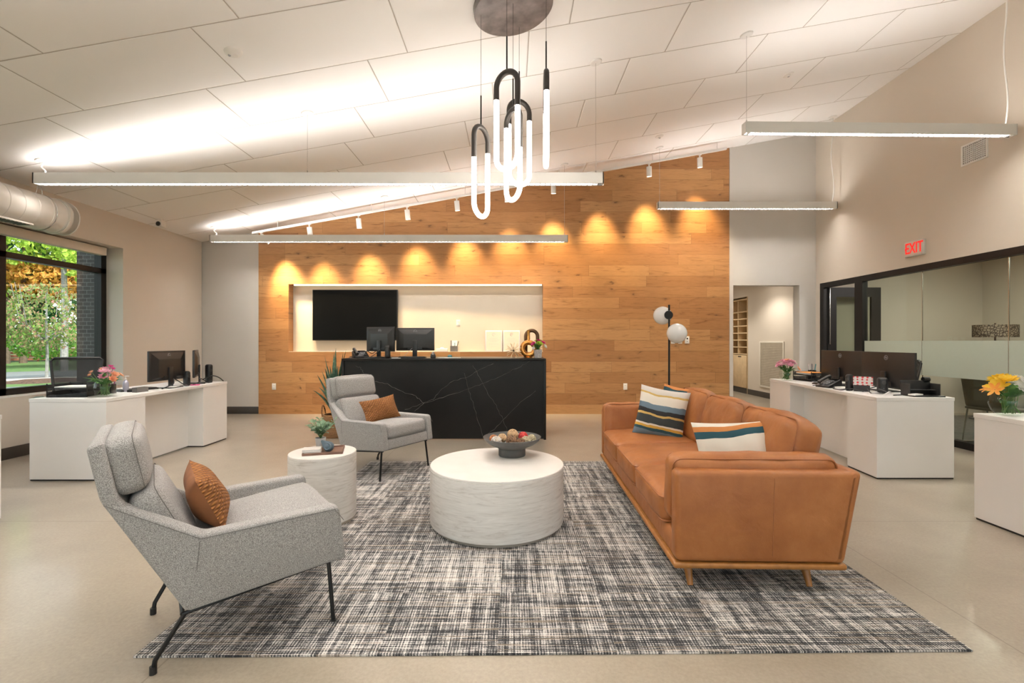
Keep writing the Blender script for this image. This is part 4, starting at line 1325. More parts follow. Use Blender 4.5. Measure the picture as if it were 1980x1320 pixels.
# standing at the far end, front towards the camera's side
m = Matrix.Rotation(R(-20), 4, 'Z') @ Matrix.Rotation(R(-18), 4, 'X') @ Matrix.Rotation(R(9), 4, 'Y')
sofa_pillow('throw_pillow', 'cream, black and gold banded pillow standing at the far end of the sofa', (1.33, 4.24, .665), .43, .45, .15, m, [band_cloth, pm('blush_cloth', (0.60, .40, .33), .9)], 3)
m = Matrix.Rotation(R(-60), 4, 'Z') @ Matrix.Rotation(R(-16), 4, 'X') @ Matrix.Rotation(R(4), 4, 'Y')
sofa_pillow('throw_pillow', 'rust and teal pillow tucked behind the banded pillow on the sofa', (1.53, 4.44, .675), .42, .42, .13, m, [tip_cloth, cream_cloth], 8)
m = Matrix.Rotation(R(-4), 4, 'Z') @ Matrix.Rotation(R(-22), 4, 'X') @ Matrix.Rotation(R(-3), 4, 'Y')
sofa_pillow('throw_pillow', 'cream, rust and teal pillow leaning inside the near arm of the sofa', (1.40, 2.90, .60), .54, .44, .16, m, [edge_cloth, edge_cloth], 12, .006)

# ---------------------------------------------------------------- linear pendants
def linear_pendant(label, x0, x1, y, z, wires, cable=None, tilt=0.0, yaw=0.0):
    cx = (x0 + x1) / 2
    L = x1 - x0
    t = thing('linear_pendant', label, 'pendant light', (cx, y, z), yaw, 'white linear pendant lights')
    t.rotation_euler = (0, -tilt, yaw)
    H, W = .112, .085
    g = G()
    g.bx(-L / 2, L / 2, -W / 2, -W / 2 + .008, 0, H).bx(-L / 2, L / 2, W / 2 - .008, W / 2, 0, H)
    g.bx(-L / 2, -L / 2 + .012, -W / 2, W / 2, 0, H).bx(L / 2 - .012, L / 2, -W / 2, W / 2, 0, H)
    g.bx(-L / 2 + .01, L / 2 - .01, -W / 2 + .006, W / 2 - .006, .045, .085)
    g.build('housing', white_metal, t, smooth=False)
    G().bx(-L / 2 + .05, L / 2 - .10, -W / 2 + .012, W / 2 - .012, .030, .034).build('diffuser', led_down, t, smooth=False)
    g = G()
    n = int(L / .055)
    for k in range(1, n):
        x = -L / 2 + L * k / n
        g.bx(x - .0035, x + .0035, -W / 2 + .008, W / 2 - .008, .0, .026)
    g.bx(-L / 2 + .01, L / 2 - .01, -W / 2 + .008, -W / 2 + .012, .0, .026).bx(-L / 2 + .01, L / 2 - .01, W / 2 - .012, W / 2 - .008, .0, .026)
    g.build('louvre', blade_shade, t, smooth=False)
    G().bx(-L / 2 + .08, L / 2 - .16, -W / 2 + .014, W / 2 - .014, .0855, .0895).build('uplight', led_up, t, smooth=False)
    for wxp in wires:
        zt = ceil_z(wxp) - z
        lx = wxp - cx
        w = G().tube([(lx, 0, H - .03), (lx, 0, zt)], .0022, 6).lathe([(.007, H), (.007, H + .03), (0, H + .034)], (lx, 0, 0), 10)
        w.build('wire', chrome, t)
        Mc = Matrix.Translation((lx, 0, zt)) @ Matrix.Rotation(math.atan(-.178), 4, 'Y')
        G().lathe([(.0, -.016), (.05, -.016), (.062, -.012), (.065, -.001)], M=Mc, seg=24).build('canopy', white_metal, t)
    if cable is not None:
        zt = ceil_z(cable) - z
        lx = cable - cx
        pts = [(lx + .028 * math.sin(q * 8.5) * (1 - q * .6), .004, H + (zt - H) * q) for q in [i / 24 for i in range(25)]]
        G().tube(pts, .0075, 8).build('power_cable', white_plastic, t)
        Mc = Matrix.Translation((lx, 0, zt)) @ Matrix.Rotation(math.atan(-.178), 4, 'Y')
        G().lathe([(.0, -.018), (.05, -.018), (.062, -.012), (.065, -.001)], M=Mc, seg=24).build('canopy', white_metal, t)
    return t
ZP, ZQ = 2.95, 3.478
linear_pendant('long white linear pendant on the left, nearer the camera', -5.0, .957, 5.0, ZP, (-2.15, .88), -4.93)
linear_pendant('long white linear pendant on the left, close to the oak wall', -5.0, .927, 7.9, ZP, (-2.12, .87), -4.93)
linear_pendant('short white linear pendant on the right, nearer the camera', 2.43, 5.32, 5.02, ZQ, (2.46,), 5.24, yaw=.02)
linear_pendant('short white linear pendant on the right, in front of the grey wall', 2.41, 5.38, 7.9, ZQ + .02, (2.45,), 5.32)
for y in (2.1, -.8):  # more pendants, added out of view to fill the room with light
    where = 'above the camera' if y > 0 else 'behind the camera'
    linear_pendant('added unseen long white linear pendant on the left ' + where, -5.0, .94, y, ZP, (-2.15, .88), -4.93)
    linear_pendant('added unseen short white linear pendant on the right ' + where, 2.42, 5.35, y, ZQ, (2.46,), 5.24)

# ---------------------------------------------------------------- loop chandelier
bronze = pm('dark_bronze', (0.050, 0.045, 0.042), 0.38, metal=0.55, var=0.15)
canopy_m = pm('canopy_steel', (0.17, 0.155, 0.15), 0.35, metal=0.5, var=0.35, scale=9)
CX_, CY_ = 0.005, 3.93
cz_ = ceil_z(CX_)
ct = thing('loop_chandelier', 'cluster of five glowing elongated loop pendants under a round dark canopy', 'chandelier', (CX_, CY_, cz_))
Mc = Matrix.Rotation(math.atan(-.178), 4, 'Y')
G().lathe([(0, -.05), (.322, -.05), (.330, -.046), (.330, -.002), (.0, -.002)], M=Mc, seg=64).build('canopy', canopy_m, ct, ang=.6)
def loop_pendant(px, Y, ytop, ybot, wpx, ang, wire_px, rod, short, long_, flip, H=.77, Wd=.235):
    X = (px - 990) * Y / K
    zt = CH - (ytop - 660) * Y / K
    zb = CH - (ybot - 660) * Y / K
    r = .0215
    zt -= r; zb += r
    hw = Wd / 2 - r
    base = Vector((X - CX_, Y - CY_, -cz_))
    d = Vector((math.cos(ang), math.sin(ang), 0))
    def P(u, z): return base + d * u + Vector((0, 0, z))
    def arc(zc, up):
        return [(hw * math.cos(a), zc + (hw * math.sin(a) if up else -hw * math.sin(a))) for a in [math.pi * k / 20 for k in range(21)]]
    zc, zl = zt - hw, zb + hw
    s0, s1 = (short, long_) if not flip else (long_, short)
    # metal top: right end down s0, over the arc, left end down s1
    top = [(hw, zt - s0)] + arc(zc, True) + [(-hw, zt - s1)]
    low = [(hw, zt - s0)] + arc(zl, False) + [(-hw, zt - s1)]
    m = G().tube([P(*q) for q in top], r, 14).build('metal_loop', bronze, ct)
    G().tube([P(*q) for q in low], r * .93, 14).build('glowing_tube', tube_glow, m)
    zcan = ceil_z(X) - .05
    g = G().tube([P(0, zt - .005), P(0, zt + rod)], .006, 8).tube([P(0, zt + rod), P(0, zcan)], .0016, 6)
    g.build('suspension_rod', black_metal, m)
loop_pendant(930, 3.92, 241, 423, 31, R(58), 930, .26, .19, .28, False)
loop_pendant(980, 3.60, 134, 332, 51, R(-33), 979, .27, .28, .19, False)
loop_pendant(1004, 4.15, 191, 362, 54, R(22), 1003, .26, .16, .22, False)
loop_pendant(992, 3.85, 207, 391, 34, R(-55), 992, .25, .34, .12, False)
loop_pendant(1056, 3.76, 136, 325, 10, R(88), 1055, .25, .28, .19, False)

# ---------------------------------------------------------------- track lighting on the oak wall
TY = 8.12
g = G()
x0, x1 = -4.43, 3.66
t = thing('lighting_track', 'thin white lighting track under the sloped ceiling in front of the oak wall', 'track', (0, 0, 0))
dz_ = .125
g.solid([(x0, TY - .018, ceil_z(x0) - dz_ - .035), (x1, TY - .018, ceil_z(x1) - dz_ - .035), (x1, TY + .018, ceil_z(x1) - dz_ - .035), (x0, TY + .018, ceil_z(x0) - dz_ - .035)],
        [(x0, TY - .018, ceil_z(x0) - dz_), (x1, TY - .018, ceil_z(x1) - dz_), (x1, TY + .018, ceil_z(x1) - dz_), (x0, TY + .018, ceil_z(x0) - dz_)])
g.build('rail', white_metal, t, smooth=False)
for x in (-4.0, -2.4, -.8, .8, 2.4, 3.5):
    G().tube([(x, TY, ceil_z(x) - dz_ - .005), (x, TY, ceil_z(x))], .006, 8).build('stem', white_metal, t)
ORD = ['first', 'second', 'third', 'fourth', 'fifth', 'sixth', 'seventh', 'eighth', 'ninth', 'tenth', 'eleventh']
SP = [(505, 557), (598, 635), (693, 722), (787, 815), (883, 907), (980, 990), (1070, 1072), (1163, 1160), (1255, 1255), (1353, 1355)]
spot_cone = emat('spot_lens', (1.0, 0.85, 0.62), 12.0)
for i, (hp, pp) in enumerate(SP):
    hx = (hp - 990) * TY / K
    tx = (pp - 990) * YB / K
    zr = ceil_z(hx) - dz_ - .035
    tz = zr - (1.4 if i else 1.0)
    hc = Vector((hx, TY, zr - .145))
    tgt = Vector((tx, YB, tz + (.0 if i else .05)))
    t = thing('track_spotlight', 'white cylindrical track spotlight, ' + ORD[i] + ' from the left along the oak wall', 'spotlight', (hx, TY, zr), 0, 'track spotlights on the oak wall')
    d = (tgt - hc).normalized()
    vis = Vector((d.x * .6, max(.10, d.y * .45), -1)).normalized() if i else Vector((.75, .25, -.62)).normalized()
    q = Vector((0, 0, -1)).rotation_difference(vis).to_matrix().to_4x4()
    M = Matrix.Translation((0, 0, -.055)) @ q
    G().lathe([(0, -.0), (.012, -.0), (.012, -.05), (0, -.052)], (0, 0, 0), 12).bx(-.03, .03, -.015, .015, -.012, .0, .003).build('stem', white_metal, t)
    G().lathe([(0, 0), (.040, 0), (.043, -.004), (.043, -.165), (.037, -.165), (.035, -.13)], M=M, seg=24).build('can', white_metal, t)
    G().lathe([(.035, -.135), (0, -.135)], M=M, seg=20).build('lens', spot_cone, t)
    ld = bpy.data.lights.new('spot_lamp', 'SPOT')
    ld.energy = L_SPOT * (1.35 if i == 0 else 1.0)
    ld.spot_size = R(58); ld.spot_blend = 1.0
    ld.color = (1.0, 0.72, 0.36); ld.shadow_soft_size = .07
    lo = bpy.data.objects.new('spot_lamp', ld)
    COL.objects.link(lo)
    lo.parent = t
    tip = M @ Vector((0, 0, -.175))
    lo.location = tip
    dd = tgt - (t.location + tip)
    lo.rotation_euler = dd.to_track_quat('-Z', 'Y').to_euler()

# ---------------------------------------------------------------- small ceiling and wall fittings
Mceil = Matrix.Rotation(math.atan(-.178), 4, 'Y')
p = at(451, 100, 3.9)
t = thing('motion_sensor', 'round white motion sensor on the sloped ceiling at upper left', 'sensor', (p.x, p.y, ceil_z(p.x)))
G().lathe([(0, -.035), (.03, -.034), (.05, -.022), (.066, -.012), (.07, 0)], M=Mceil, seg=28).build('body', white_plastic, t)
G().ball(Mceil @ Vector((-.03, -.012, -.030)), .012, 2).build('lens', grey_text, t)
for i, (px, py, lab) in enumerate(((1524, 144, 'small round white ceiling sensor above the right desk'), (1275, 283, 'small round white ceiling sensor near the end of the track'))):
    Yc = 2558.5 / ((660 - py) - .178 * (px - 990)) if i == 0 else 7.4
    x = (px - 990) * Yc / K
    t = thing('ceiling_sensor', lab, 'sensor', (x, Yc, ceil_z(x)))
    G().lathe([(0, -.03), (.02, -.029), (.03, -.014), (.06, -.01), (.065, 0)], M=Mceil, seg=24).build('body', white_plastic, t)
    G().lathe([(0, -.034), (.012, -.032), (.014, -.028)], M=Mceil, seg=12).build('lens', grey_text, t)
t = thing('security_camera', 'small white security camera under the ceiling above the left wall', 'camera', (-5.28, 7.15, ceil_z(-5.28)))
G().bx(-.03, .03, -.03, .03, -.03, .0, .005).bx(-.05, .05, -.055, .05, -.125, -.025, .012).build('body', white_plastic, t)
G().lathe([(0, 0), (.034, 0), (.034, .01), (.028, .016), (0, .018)], M=Matrix.Translation((.005, -.052, -.085)) @ Matrix.Rotation(R(90), 4, 'X'), seg=20).build('lens', black_plastic, t)

t = thing('exit_sign', 'white exit sign with red letters on the right wall', 'sign', (XR, 6.42, 2.556))
G().bx(-.045, 0, -.15, .15, -.105, .105, .012, seg=3).build('housing', pm('sign_housing', (0.62, 0.60, 0.56), .4), t)
G().bx(-.049, -.044, -.135, .135, -.09, .09, .003).build('face_plate', pm('sign_face', (0.72, 0.62, 0.56), .4), t)
text_mesh('lettering', 'EXIT', .205, exit_red, t, .003, (-.051, -.014, 0), (R(90), 0, R(-90)), .68, .0015).name = 'lettering'
def chev(g, y, z, s):
    g.tube([(-.052, y - s * .5, z + s), (-.052, y + s * .5, z), (-.052, y - s * .5, z - s)], .005, 6)
g = G(); chev(g, .118, .0, .018); g.build('arrow', exit_red, t)

t = thing('supply_grille', 'rectangular white air supply grille high on the right wall', 'grille', (XR, 5.614, 3.54))
G().bx(-.012, 0, -.16, .16, -.125, -.105).bx(-.012, 0, -.16, .16, .105, .125).bx(-.012, 0, -.16, -.14, -.105, .105).bx(-.012, 0, .14, .16, -.105, .105).bx(-.002, -.0005, -.14, .14, -.105, .105, mi=1).build('frame', [white_metal, pm('grille_dark', (0.13, .12, .11), .8)], t, smooth=False)
g = G()
for k in range(1, 12): g.bx(-.012, -.002, -.14 + k * .28 / 12 - .003, -.14 + k * .28 / 12 + .003, -.105, .105)
for k in range(1, 9): g.bx(-.011, -.003, -.14, .14, -.105 + k * .21 / 9 - .0045, -.105 + k * .21 / 9 + .0045)
g.build('louvres', white_metal, t, smooth=False)

def wall_plate(name, label, cat, x, y, z, w=.072, h=.115, kind='outlet'):
    t = thing(name, label, cat, (x, y, z))
    G().bx(-w / 2, w / 2, -.007, 0, -h / 2, h / 2, .003).build('cover_plate', white_plastic, t)
    if kind == 'outlet':
        for zz in (-.024, .024):
            f = G().bx(-.017, .017, -.010, -.006, zz - .014, zz + .014, .004).build('socket', white_plastic, t)
            G().bx(-.008, -.005, -.0105, -.0095, zz - .005, zz + .006).bx(.005, .008, -.0105, -.0095, zz - .005, zz + .006).build('slots', grey_text, f)
    else:
        G().bx(-.016, .016, -.011, -.006, -.033, .033, .003).build('rocker', white_plastic, t)
p = at(530, 747, YB)
wall_plate('wall_outlet', 'white outlet low on the oak wall at the far left', 'outlet', p.x, YB, p.z)
p = at(1209, 747, YB)
wall_plate('wall_outlet', 'white outlet low on the oak wall behind the sofa', 'outlet', p.x, YB, p.z)
p = at(886, 624, YB + ND)
wall_plate('wall_outlet', 'white outlet on the back of the niche right of the television', 'outlet', p.x, YB + ND, p.z)
for px, lab in ((1301, 'white light switch on the oak wall, left of the pair by the lamp'), (1315, 'white light switch on the oak wall, right of the pair by the lamp')):
    p = at(px, 658, YB)
    wall_plate('light_switch', lab, 'switch', p.x, YB, p.z, kind='switch')
p = at(1328, 657, YB)
t = thing('thermostat', 'small white thermostat on the oak wall right of the floor lamp', 'thermostat', (p.x, YB, p.z))
G().bx(-.04, .04, -.022, 0, -.065, .065, .006).build('housing', white_plastic, t)
G().bx(-.012, .012, -.0235, -.021, .01, .04).build('display', black_plastic, t)
G().lathe([(.010, 0), (.009, .003), (0, .003)], M=Matrix.Translation((0, -.0215, -.025)) @ Matrix.Rotation(R(90), 4, 'X'), seg=14).build('button', grey_text, t)

# ---------------------------------------------------------------- floor lamp
opal = pm('opal_glass', (0.80, 0.79, 0.785), 0.25, var=0.01, coat=.5)
t = thing('floor_lamp', 'black floor lamp with two white globes behind the sofa', 'lamp', (2.08, 6.3, 0))
G().lathe([(0, 0), (.15, 0), (.152, .006), (.15, .018), (.02, .022), (0, .022)], seg=40).build('base', black_metal, t)
G().tube([(0, 0, .02), (0, 0, 1.785)], .013, 12).build('pole', black_metal, t)
z1, z2 = CH - (609 - 660) * 6.3 / K, CH - (644.5 - 660) * 6.3 / K
gl = G().lathe([(.122 * math.sin(a), -.122 * math.cos(a)) for a in [math.pi * k / 24 for k in range(25)]], (-.055, .10, z1), 40).build('globe_shade', opal, t)
G().lathe([(0, -.012), (.055, -.012), (.058, 0), (.055, .012), (0, .012)], M=Matrix.Translation((-.014, -.022, z1)) @ Matrix.Rotation(R(90), 4, 'X'), seg=28).tube([(0, 0, z1), (-.03, .02, z1)], .010, 10).build('disc_mount', black_metal, t)
G().lathe([(.128 * math.sin(a), -.128 * math.cos(a)) for a in [math.pi * k / 24 for k in range(25)]], (.06, -.125, z2), 40).build('globe_shade', opal, t)
G().tube([(0, 0, z2), (.028, -.05, z2)], .010, 10).build('disc_mount', black_metal, t)

# ---------------------------------------------------------------- reception desk, niche things
RX0, RX1, RY, RZ = -2.258, 0.4516, 6.295, 1.074
t = thing('reception_desk', 'black marble reception desk with pale veins in front of the oak wall', 'desk', (0, 0, 0))
G().bx(RX0, RX1, RY, RY + .80, RZ - .03, RZ, .003).build('countertop', marble, t)
G().bx(RX0, RX0 + .032, RY, RY + .80, 0, RZ - .03, .002).build('side_panel', marble, t)
G().bx(RX1 - .032, RX1, RY, RY + .80, 0, RZ - .03, .002).build('side_panel', marble, t)
g = G().bx(RX0 + .032, RX1 - .032, RY + .022, RY + .045, 0.01, RZ - .03)
def vp(cx, cy):
    px, py = 560 + cx / 3.807, 540 + cy / 3.807
    yy = RY + .0222
    v = at(px, py, yy)
    v.x = max(RX0 + .036, min(RX1 - .036, v.x)); v.z = max(.015, min(RZ - .035, v.z))
    return v
VEINS = [([(620, 750), (720, 770), (800, 815), (930, 860), (985, 910), (920, 970)], 1), ([(850, 960), (985, 910), (1060, 880), (1110, 820), (1200, 750), (1300, 720), (1400, 665), (1500, 620)], 1),
         ([(985, 910), (1130, 870), (1330, 800), (1440, 760), (1560, 710), (1700, 640), (1770, 600)], .9), ([(1285, 690), (1310, 780), (1340, 880), (1375, 1000), (1420, 1150)], 1.1),
         ([(1350, 630), (1400, 720), (1450, 820), (1520, 930), (1570, 1030), (1600, 1110)], .9), ([(1460, 1140), (1570, 1040), (1700, 900), (1810, 820)], .8), ([(490, 640), (520, 650), (545, 690)], .8)]
rv = random.Random(2)
for pts, w in VEINS:
    P = []
    for a, b in zip(pts, pts[1:]):
        for k in range(5):
            f = k / 5
            P.append(vp(a[0] + (b[0] - a[0]) * f + rv.uniform(-5, 5), a[1] + (b[1] - a[1]) * f + rv.uniform(-5, 5)))
    P.append(vp(*pts[-1]))
    g.tube(P, [.0028 * w * rv.uniform(.5, 1.2) for _ in P], 4, mi=1)
g.build('front_panel', [marble, vein_mat], t, smooth=False)
G().bx(RX0 + .032, RX1 - .032, RY + .05, RY + .75, .70, .725).build('work_shelf', dark_plastic, t, smooth=False)

# television on the niche wall
p0, p1 = at(605, 560, 8.66), at(769, 658, 8.66)
t = thing('television', 'large black wall television in the niche', 'television', ((p0.x + p1.x) / 2, 8.66, (p0.z + p1.z) / 2))
w, h = p1.x - p0.x, p0.z - p1.z
G().bx(-w / 2, w / 2, -.02, .03, -h / 2, h / 2, .004).build('housing', black_plastic, t)
G().bx(-w / 2 + .012, w / 2 - .012, -.022, -.019, -h / 2 + .018, h / 2 - .012).build('screen', pm('dark_screen', (0.002, .002, .002), .3, var=.1, spec=.15), t, smooth=False)
G().bx(-.25, .25, .03, .058, -.2, .2).build('wall_bracket', black_metal, t, smooth=False)

logo_m = pm('logo_silver', (0.28, 0.28, 0.29), .35, metal=.4, var=.05)
def monitor(label, w, h, loc, rz, zlow, logo=True, group=None, base=True, hump=True, glossy=False):
    """back looks along -y; zlow = height of the panel's lower edge over the desk"""
    t = thing('computer_monitor', label, 'monitor', loc, rz, group)
    body = pm('monitor_back', (0.021, 0.020, 0.0195), .36, var=.08, scale=10)
    p = G().bx(-w / 2, w / 2, -.012, .012, zlow, zlow + h, .004).build('panel', body, t)
    G().bx(-w / 2 + .008, w / 2 - .008, .0122, .0135, zlow + .012, zlow + h - .008).build('screen', MATS['dark_screen'], p, smooth=False)
    if hump:
        G().solid([(-w * .46, -.012, zlow + .02), (w * .46, -.012, zlow + .02), (w * .46, -.012, zlow + h - .02), (-w * .46, -.012, zlow + h - .02)],
                  [(-w * .30, -.034, zlow + .04), (w * .30, -.034, zlow + .04), (w * .30, -.034, zlow + h * .72), (-w * .30, -.034, zlow + h * .72)], .004).build('rear_shell', body, p)
    G().bx(-.10, .10, -.040, -.0335, zlow + .012, zlow + .055, .003).build('port_recess', black_plastic, p)
    if logo:
        zc = zlow + h * .84
        yb = -.0135 if not hump else -.0225
        G().tube([(math.cos(a) * .024, yb, zc + math.sin(a) * .024) for a in [2 * math.pi * k / 28 for k in range(28)]], .0022, 6, closed=True).build('logo_ring', logo_m, p)
        text_mesh('logo_letters', 'hp', .036, logo_m, p, .001, (0, yb, zc + .003), (R(90), R(12), 0), .9)
    g = G().bx(-.032, .032, -.050, -.032, .01, zlow + h * .45, .004)
    g.build('stand_neck', black_plastic, t)
    G().bx(-.12, .12, -.11, .08, 0, .012, .005).build('stand_base', black_plastic, t)
    return t
def tower(name, label, cat, loc, rz, h, w=.055, d=.07):
    t = thing(name, label, cat, loc, rz, 'small black desktop speakers')
    G().cush((w / 2, d / 2, h / 2), .02, 10, (0, .004, .004), Matrix.Translation((0, 0, h / 2))).build('body', black_plastic, t, ang=2)
    g = G().lathe([(0, .004), (.018, .004), (.021, 0)], M=Matrix.Translation((0, -d / 2 - .001, h * .68)) @ Matrix.Rotation(R(90), 4, 'X'), seg=20)
    g.build('cone', dark_plastic, t)
    G().lathe([(.006, .003), (.007, 0), (0, .004)], M=Matrix.Translation((0, -d / 2 - .001, h * .3)) @ Matrix.Rotation(R(90), 4, 'X'), seg=12).build('dial', chrome, t)
def keyboard(label, loc, rz, w=.42):
    t = thing('keyboard', label, 'keyboard', loc, rz)
    G().bx(-w / 2, w / 2, -.065, .065, 0, .018, .005).build('case', black_plastic, t)
    g = G()
    for r_ in range(5):
        for c_ in range(14):
            g.bx(-w / 2 + .012 + c_ * (w - .024) / 14, -w / 2 + .012 + (c_ + .85) * (w - .024) / 14, -.055 + r_ * .022, -.055 + r_ * .022 + .018, .017, .023)
    g.build('keys', dark_plastic, t, smooth=False)
def phone(label, loc, rz):
    t = thing('desk_phone', label, 'phone', loc, rz)
    G().prism_x([(-.09, 0), (.09, 0), (.09, .09), (.07, .095), (-.09, .02)], -.095, .095, .006).build('body', black_plastic, t)
    G().tube([(-.065, -.07, .055), (-.065, -.04, .075), (-.065, .05, .118), (-.065, .08, .118)], [.022, .016, .016, .024], 10).build('handset', dark_plastic, t)
    g = G()
    for a in range(3):
        for b in range(4):
            y = -.06 + b * .024
            g.box((.0 + a * .024, y, .035 + (y + .09) * .42), (.018, .016, .008))
    g.build('keys', grey_text, t)
    G().box((.025, .055, .096), (.09, .045, .006), M=None).build('display', MATS['dark_screen'], t)
    G().tube([(-.09, -.06, .02), (-.13, -.09, .012), (-.15, -.03, .012), (-.14, .06, .012), (-.09, .08, .02)], .004, 6).build('coiled_cord', black_plastic, t)
def cable(label, pts, r=.004, m=None):
    tag(G().tube(pts, r, 6).build('cable', m or black_plastic), label, 'cable')
def smooth_path(ctrl, n=6):
    P = [Vector(c) for c in ctrl]
    out = []
    for i in range(len(P) - 1):
        p0, p1, p2, p3 = P[max(i - 1, 0)], P[i], P[i + 1], P[min(i + 2, len(P) - 1)]
        for k in range(n):
            u = k / n
            out.append(.5 * ((2 * p1) + (p2 - p0) * u + (2 * p0 - 5 * p1 + 4 * p2 - p3) * u * u + (3 * p1 - p0 - 3 * p2 + p3) * u ** 3))
    out.append(P[-1])
    return out

# on the reception desk
monitor('black monitor on the reception desk, turned, the left one of the pair', .47, .345, (-1.855, 6.72, RZ), R(-22), .085, group='monitors on the reception desk')
monitor('black monitor on the reception desk, the right one of the pair', .535, .32, (-1.36, 6.70, RZ), R(0), .098, group='monitors on the reception desk')
phone('black desk phone at the left end of the reception desk', (-2.10, 6.60, RZ), R(35))
tower('desktop_speaker', 'small black speaker on the reception desk between the two monitors', 'speaker', (-1.71, 6.55, RZ), R(0), .175, .068, .07)
keyboard('black keyboard under the right monitor on the reception desk', (-1.36, 6.50, RZ), 0, .36)
t = thing('desk_tape_dispenser', 'small grey and black tape dispenser on the reception desk', 'dispenser', (-1.08, 6.52, RZ))
G().prism_x([(-.05, 0), (.05, 0), (.05, .03), (-.02, .06), (-.05, .03)], -.03, .03, .006).build('body', black_plastic, t)
G().lathe([(.02, -.012), (.036, -.012), (.036, .012), (.02, .012), (.02, -.012)], M=Matrix.Translation((0, 0, .05)) @ Matrix.Rotation(R(90), 4, 'Y'), seg=24).build('roll', grey_text, t)
for i, (x, y, a, w_, l_) in enumerate(((-1.56, 6.42, 8, .12, 'small white note paper left of the keyboard on the reception desk'), (-.86, 6.55, -4, .30, 'flat white papers at the middle of the reception desk'))):
    tag(G().bx(-w_ / 2, w_ / 2, -.05, .05, 0, .006).build('paper_stack', paper_white, None, (x, y, RZ), (0, 0, R(a)), smooth=False), l_, 'paper')
tag(G().lathe([(0, 0), (.03, 0), (.034, .01), (.03, .03), (.012, .04), (0, .04)], seg=20).build('tape_roll', pm('teal_plastic', (0.08, .25, .28), .5), None, (-.87, 6.66, RZ)), 'small teal round holder on the reception desk papers', 'holder')
cable('black cable looping at the left end of the reception desk', smooth_path([(-2.18, 6.52, RZ + .006), (-2.05, 6.44, RZ + .03), (-1.95, 6.5, RZ + .012), (-1.86, 6.52, RZ + .07), (-1.83, 6.63, RZ + .12)]))
cable('black cable between the phone and the speaker on the reception desk', smooth_path([(-2.02, 6.5, RZ + .006), (-1.9, 6.42, RZ + .006), (-1.8, 6.46, RZ + .02), (-1.72, 6.5, RZ + .006)]))
cable('thin grey cable from the right monitor on the reception desk', smooth_path([(-1.40, 6.66, RZ + .13), (-1.45, 6.60, RZ + .07), (-1.52, 6.55, RZ + .006), (-1.62, 6.5, RZ + .006)]), .003, grey_text)
cable('dark cable curled behind the left monitor on the reception desk', smooth_path([(-1.88, 6.62, RZ + .11), (-1.93, 6.57, RZ + .06), (-2.0, 6.56, RZ + .09), (-2.05, 6.55, RZ + .006)]), .005)

# in the niche
NZ = NZ0 + .006
NY = YB + .07
p = at(878, 660, NY)
t = thing('pen_holder', 'grey mesh pen holder with pens on the niche ledge', 'holder', (p.x, NY, NZ))
g = G().bx(-.065, .065, -.035, -.031, 0, .10).bx(-.065, .065, .031, .035, 0, .10).bx(-.065, -.061, -.031, .031, 0, .10).bx(.061, .065, -.031, .031, 0, .10).bx(-.065, .065, -.035, .035, 0, .004)
g.bx(-.002, .002, -.031, .031, 0, .095)
g.build('cup', pm('mesh_grey', (0.16, .15, .14), .5), t, smooth=False)
for x, dx, m_, h_ in ((-.05, -.006, pm('pen_navy', (0.02, .03, .10), .4), .20), (.035, .045, black_plastic, .185), (.0, .015, pm('pen_teal', (0.10, .30, .36), .4), .16), (.02, -.01, grey_text, .15)):
    G().tube([(x, 0, .006), (x + dx, .01, h_)], .006, 8).build('pen', m_, t)
tag(G().bx(-.045, .045, -.004, .004, 0, .20).build('note_card', paper_white, None, (p.x - .0, NY + .055, NZ), (R(-6), 0, 0), smooth=False), 'white card standing behind the pen holder in the niche', 'card')
p = at(855, 670, NY)
t = thing('tissue_box', 'low white box on the niche ledge beside the right monitor', 'box', (p.x, NY, NZ))
G().bx(-.10, .10, -.05, .05, 0, .055, .004).build('carton', paper_white, t)
G().lathe([(.04, 0), (.025, .02), (.03, .035), (0, .03)], (0, 0, .055), 10).build('tissue', paper_white, t)
for i, px in enumerate((954.5, 989)):
    p = at(px, 660, NY + .05)
    t = thing('framed_certificate', ('certificate in a thin pale frame on the niche ledge, the left one' if i == 0 else 'certificate in a thin pale frame on the niche ledge, behind the starburst'), 'certificate', (p.x, NY + .05, NZ), 0, 'certificates in the niche')
    t.rotation_euler = (R(-7), 0, 0)
    w_, h_ = .305, .385
    G().bx(-w_ / 2, w_ / 2, 0, .012, 0, h_, .002).build('frame', pm('frame_lilac', (0.60, .58, .66), .3), t)
    G().bx(-w_ / 2 + .014, w_ / 2 - .014, -.0015, 0, .016, h_ - .02).build('sheet', pm('certificate_paper', (0.60, .54, .46), .7, var=.04, scale=4), t, smooth=False)
    g = G()
    g.tube([(math.cos(a) * .026, -.002, h_ - .075 + math.sin(a) * .026) for a in [2 * math.pi * k / 20 for k in range(17)]], .003, 5)
    g.tube([(-.016, -.002, h_ - .085), (0, -.002, h_ - .065), (.016, -.002, h_ - .085)], .003, 5)
    g.build('emblem', grey_text, t)
    g = G()
    for k, (lw, z) in enumerate(((.16, .24), (.20, .215), (.20, .195), (.14, .175), (.18, .14), (.18, .125), (.10, .09))):
        g.bx(-lw / 2, lw / 2, -.0022, -.0015, z, z + .004)
    g.build('text_lines', pm('pale_ink', (0.50, .46, .44), .8), t, smooth=False)

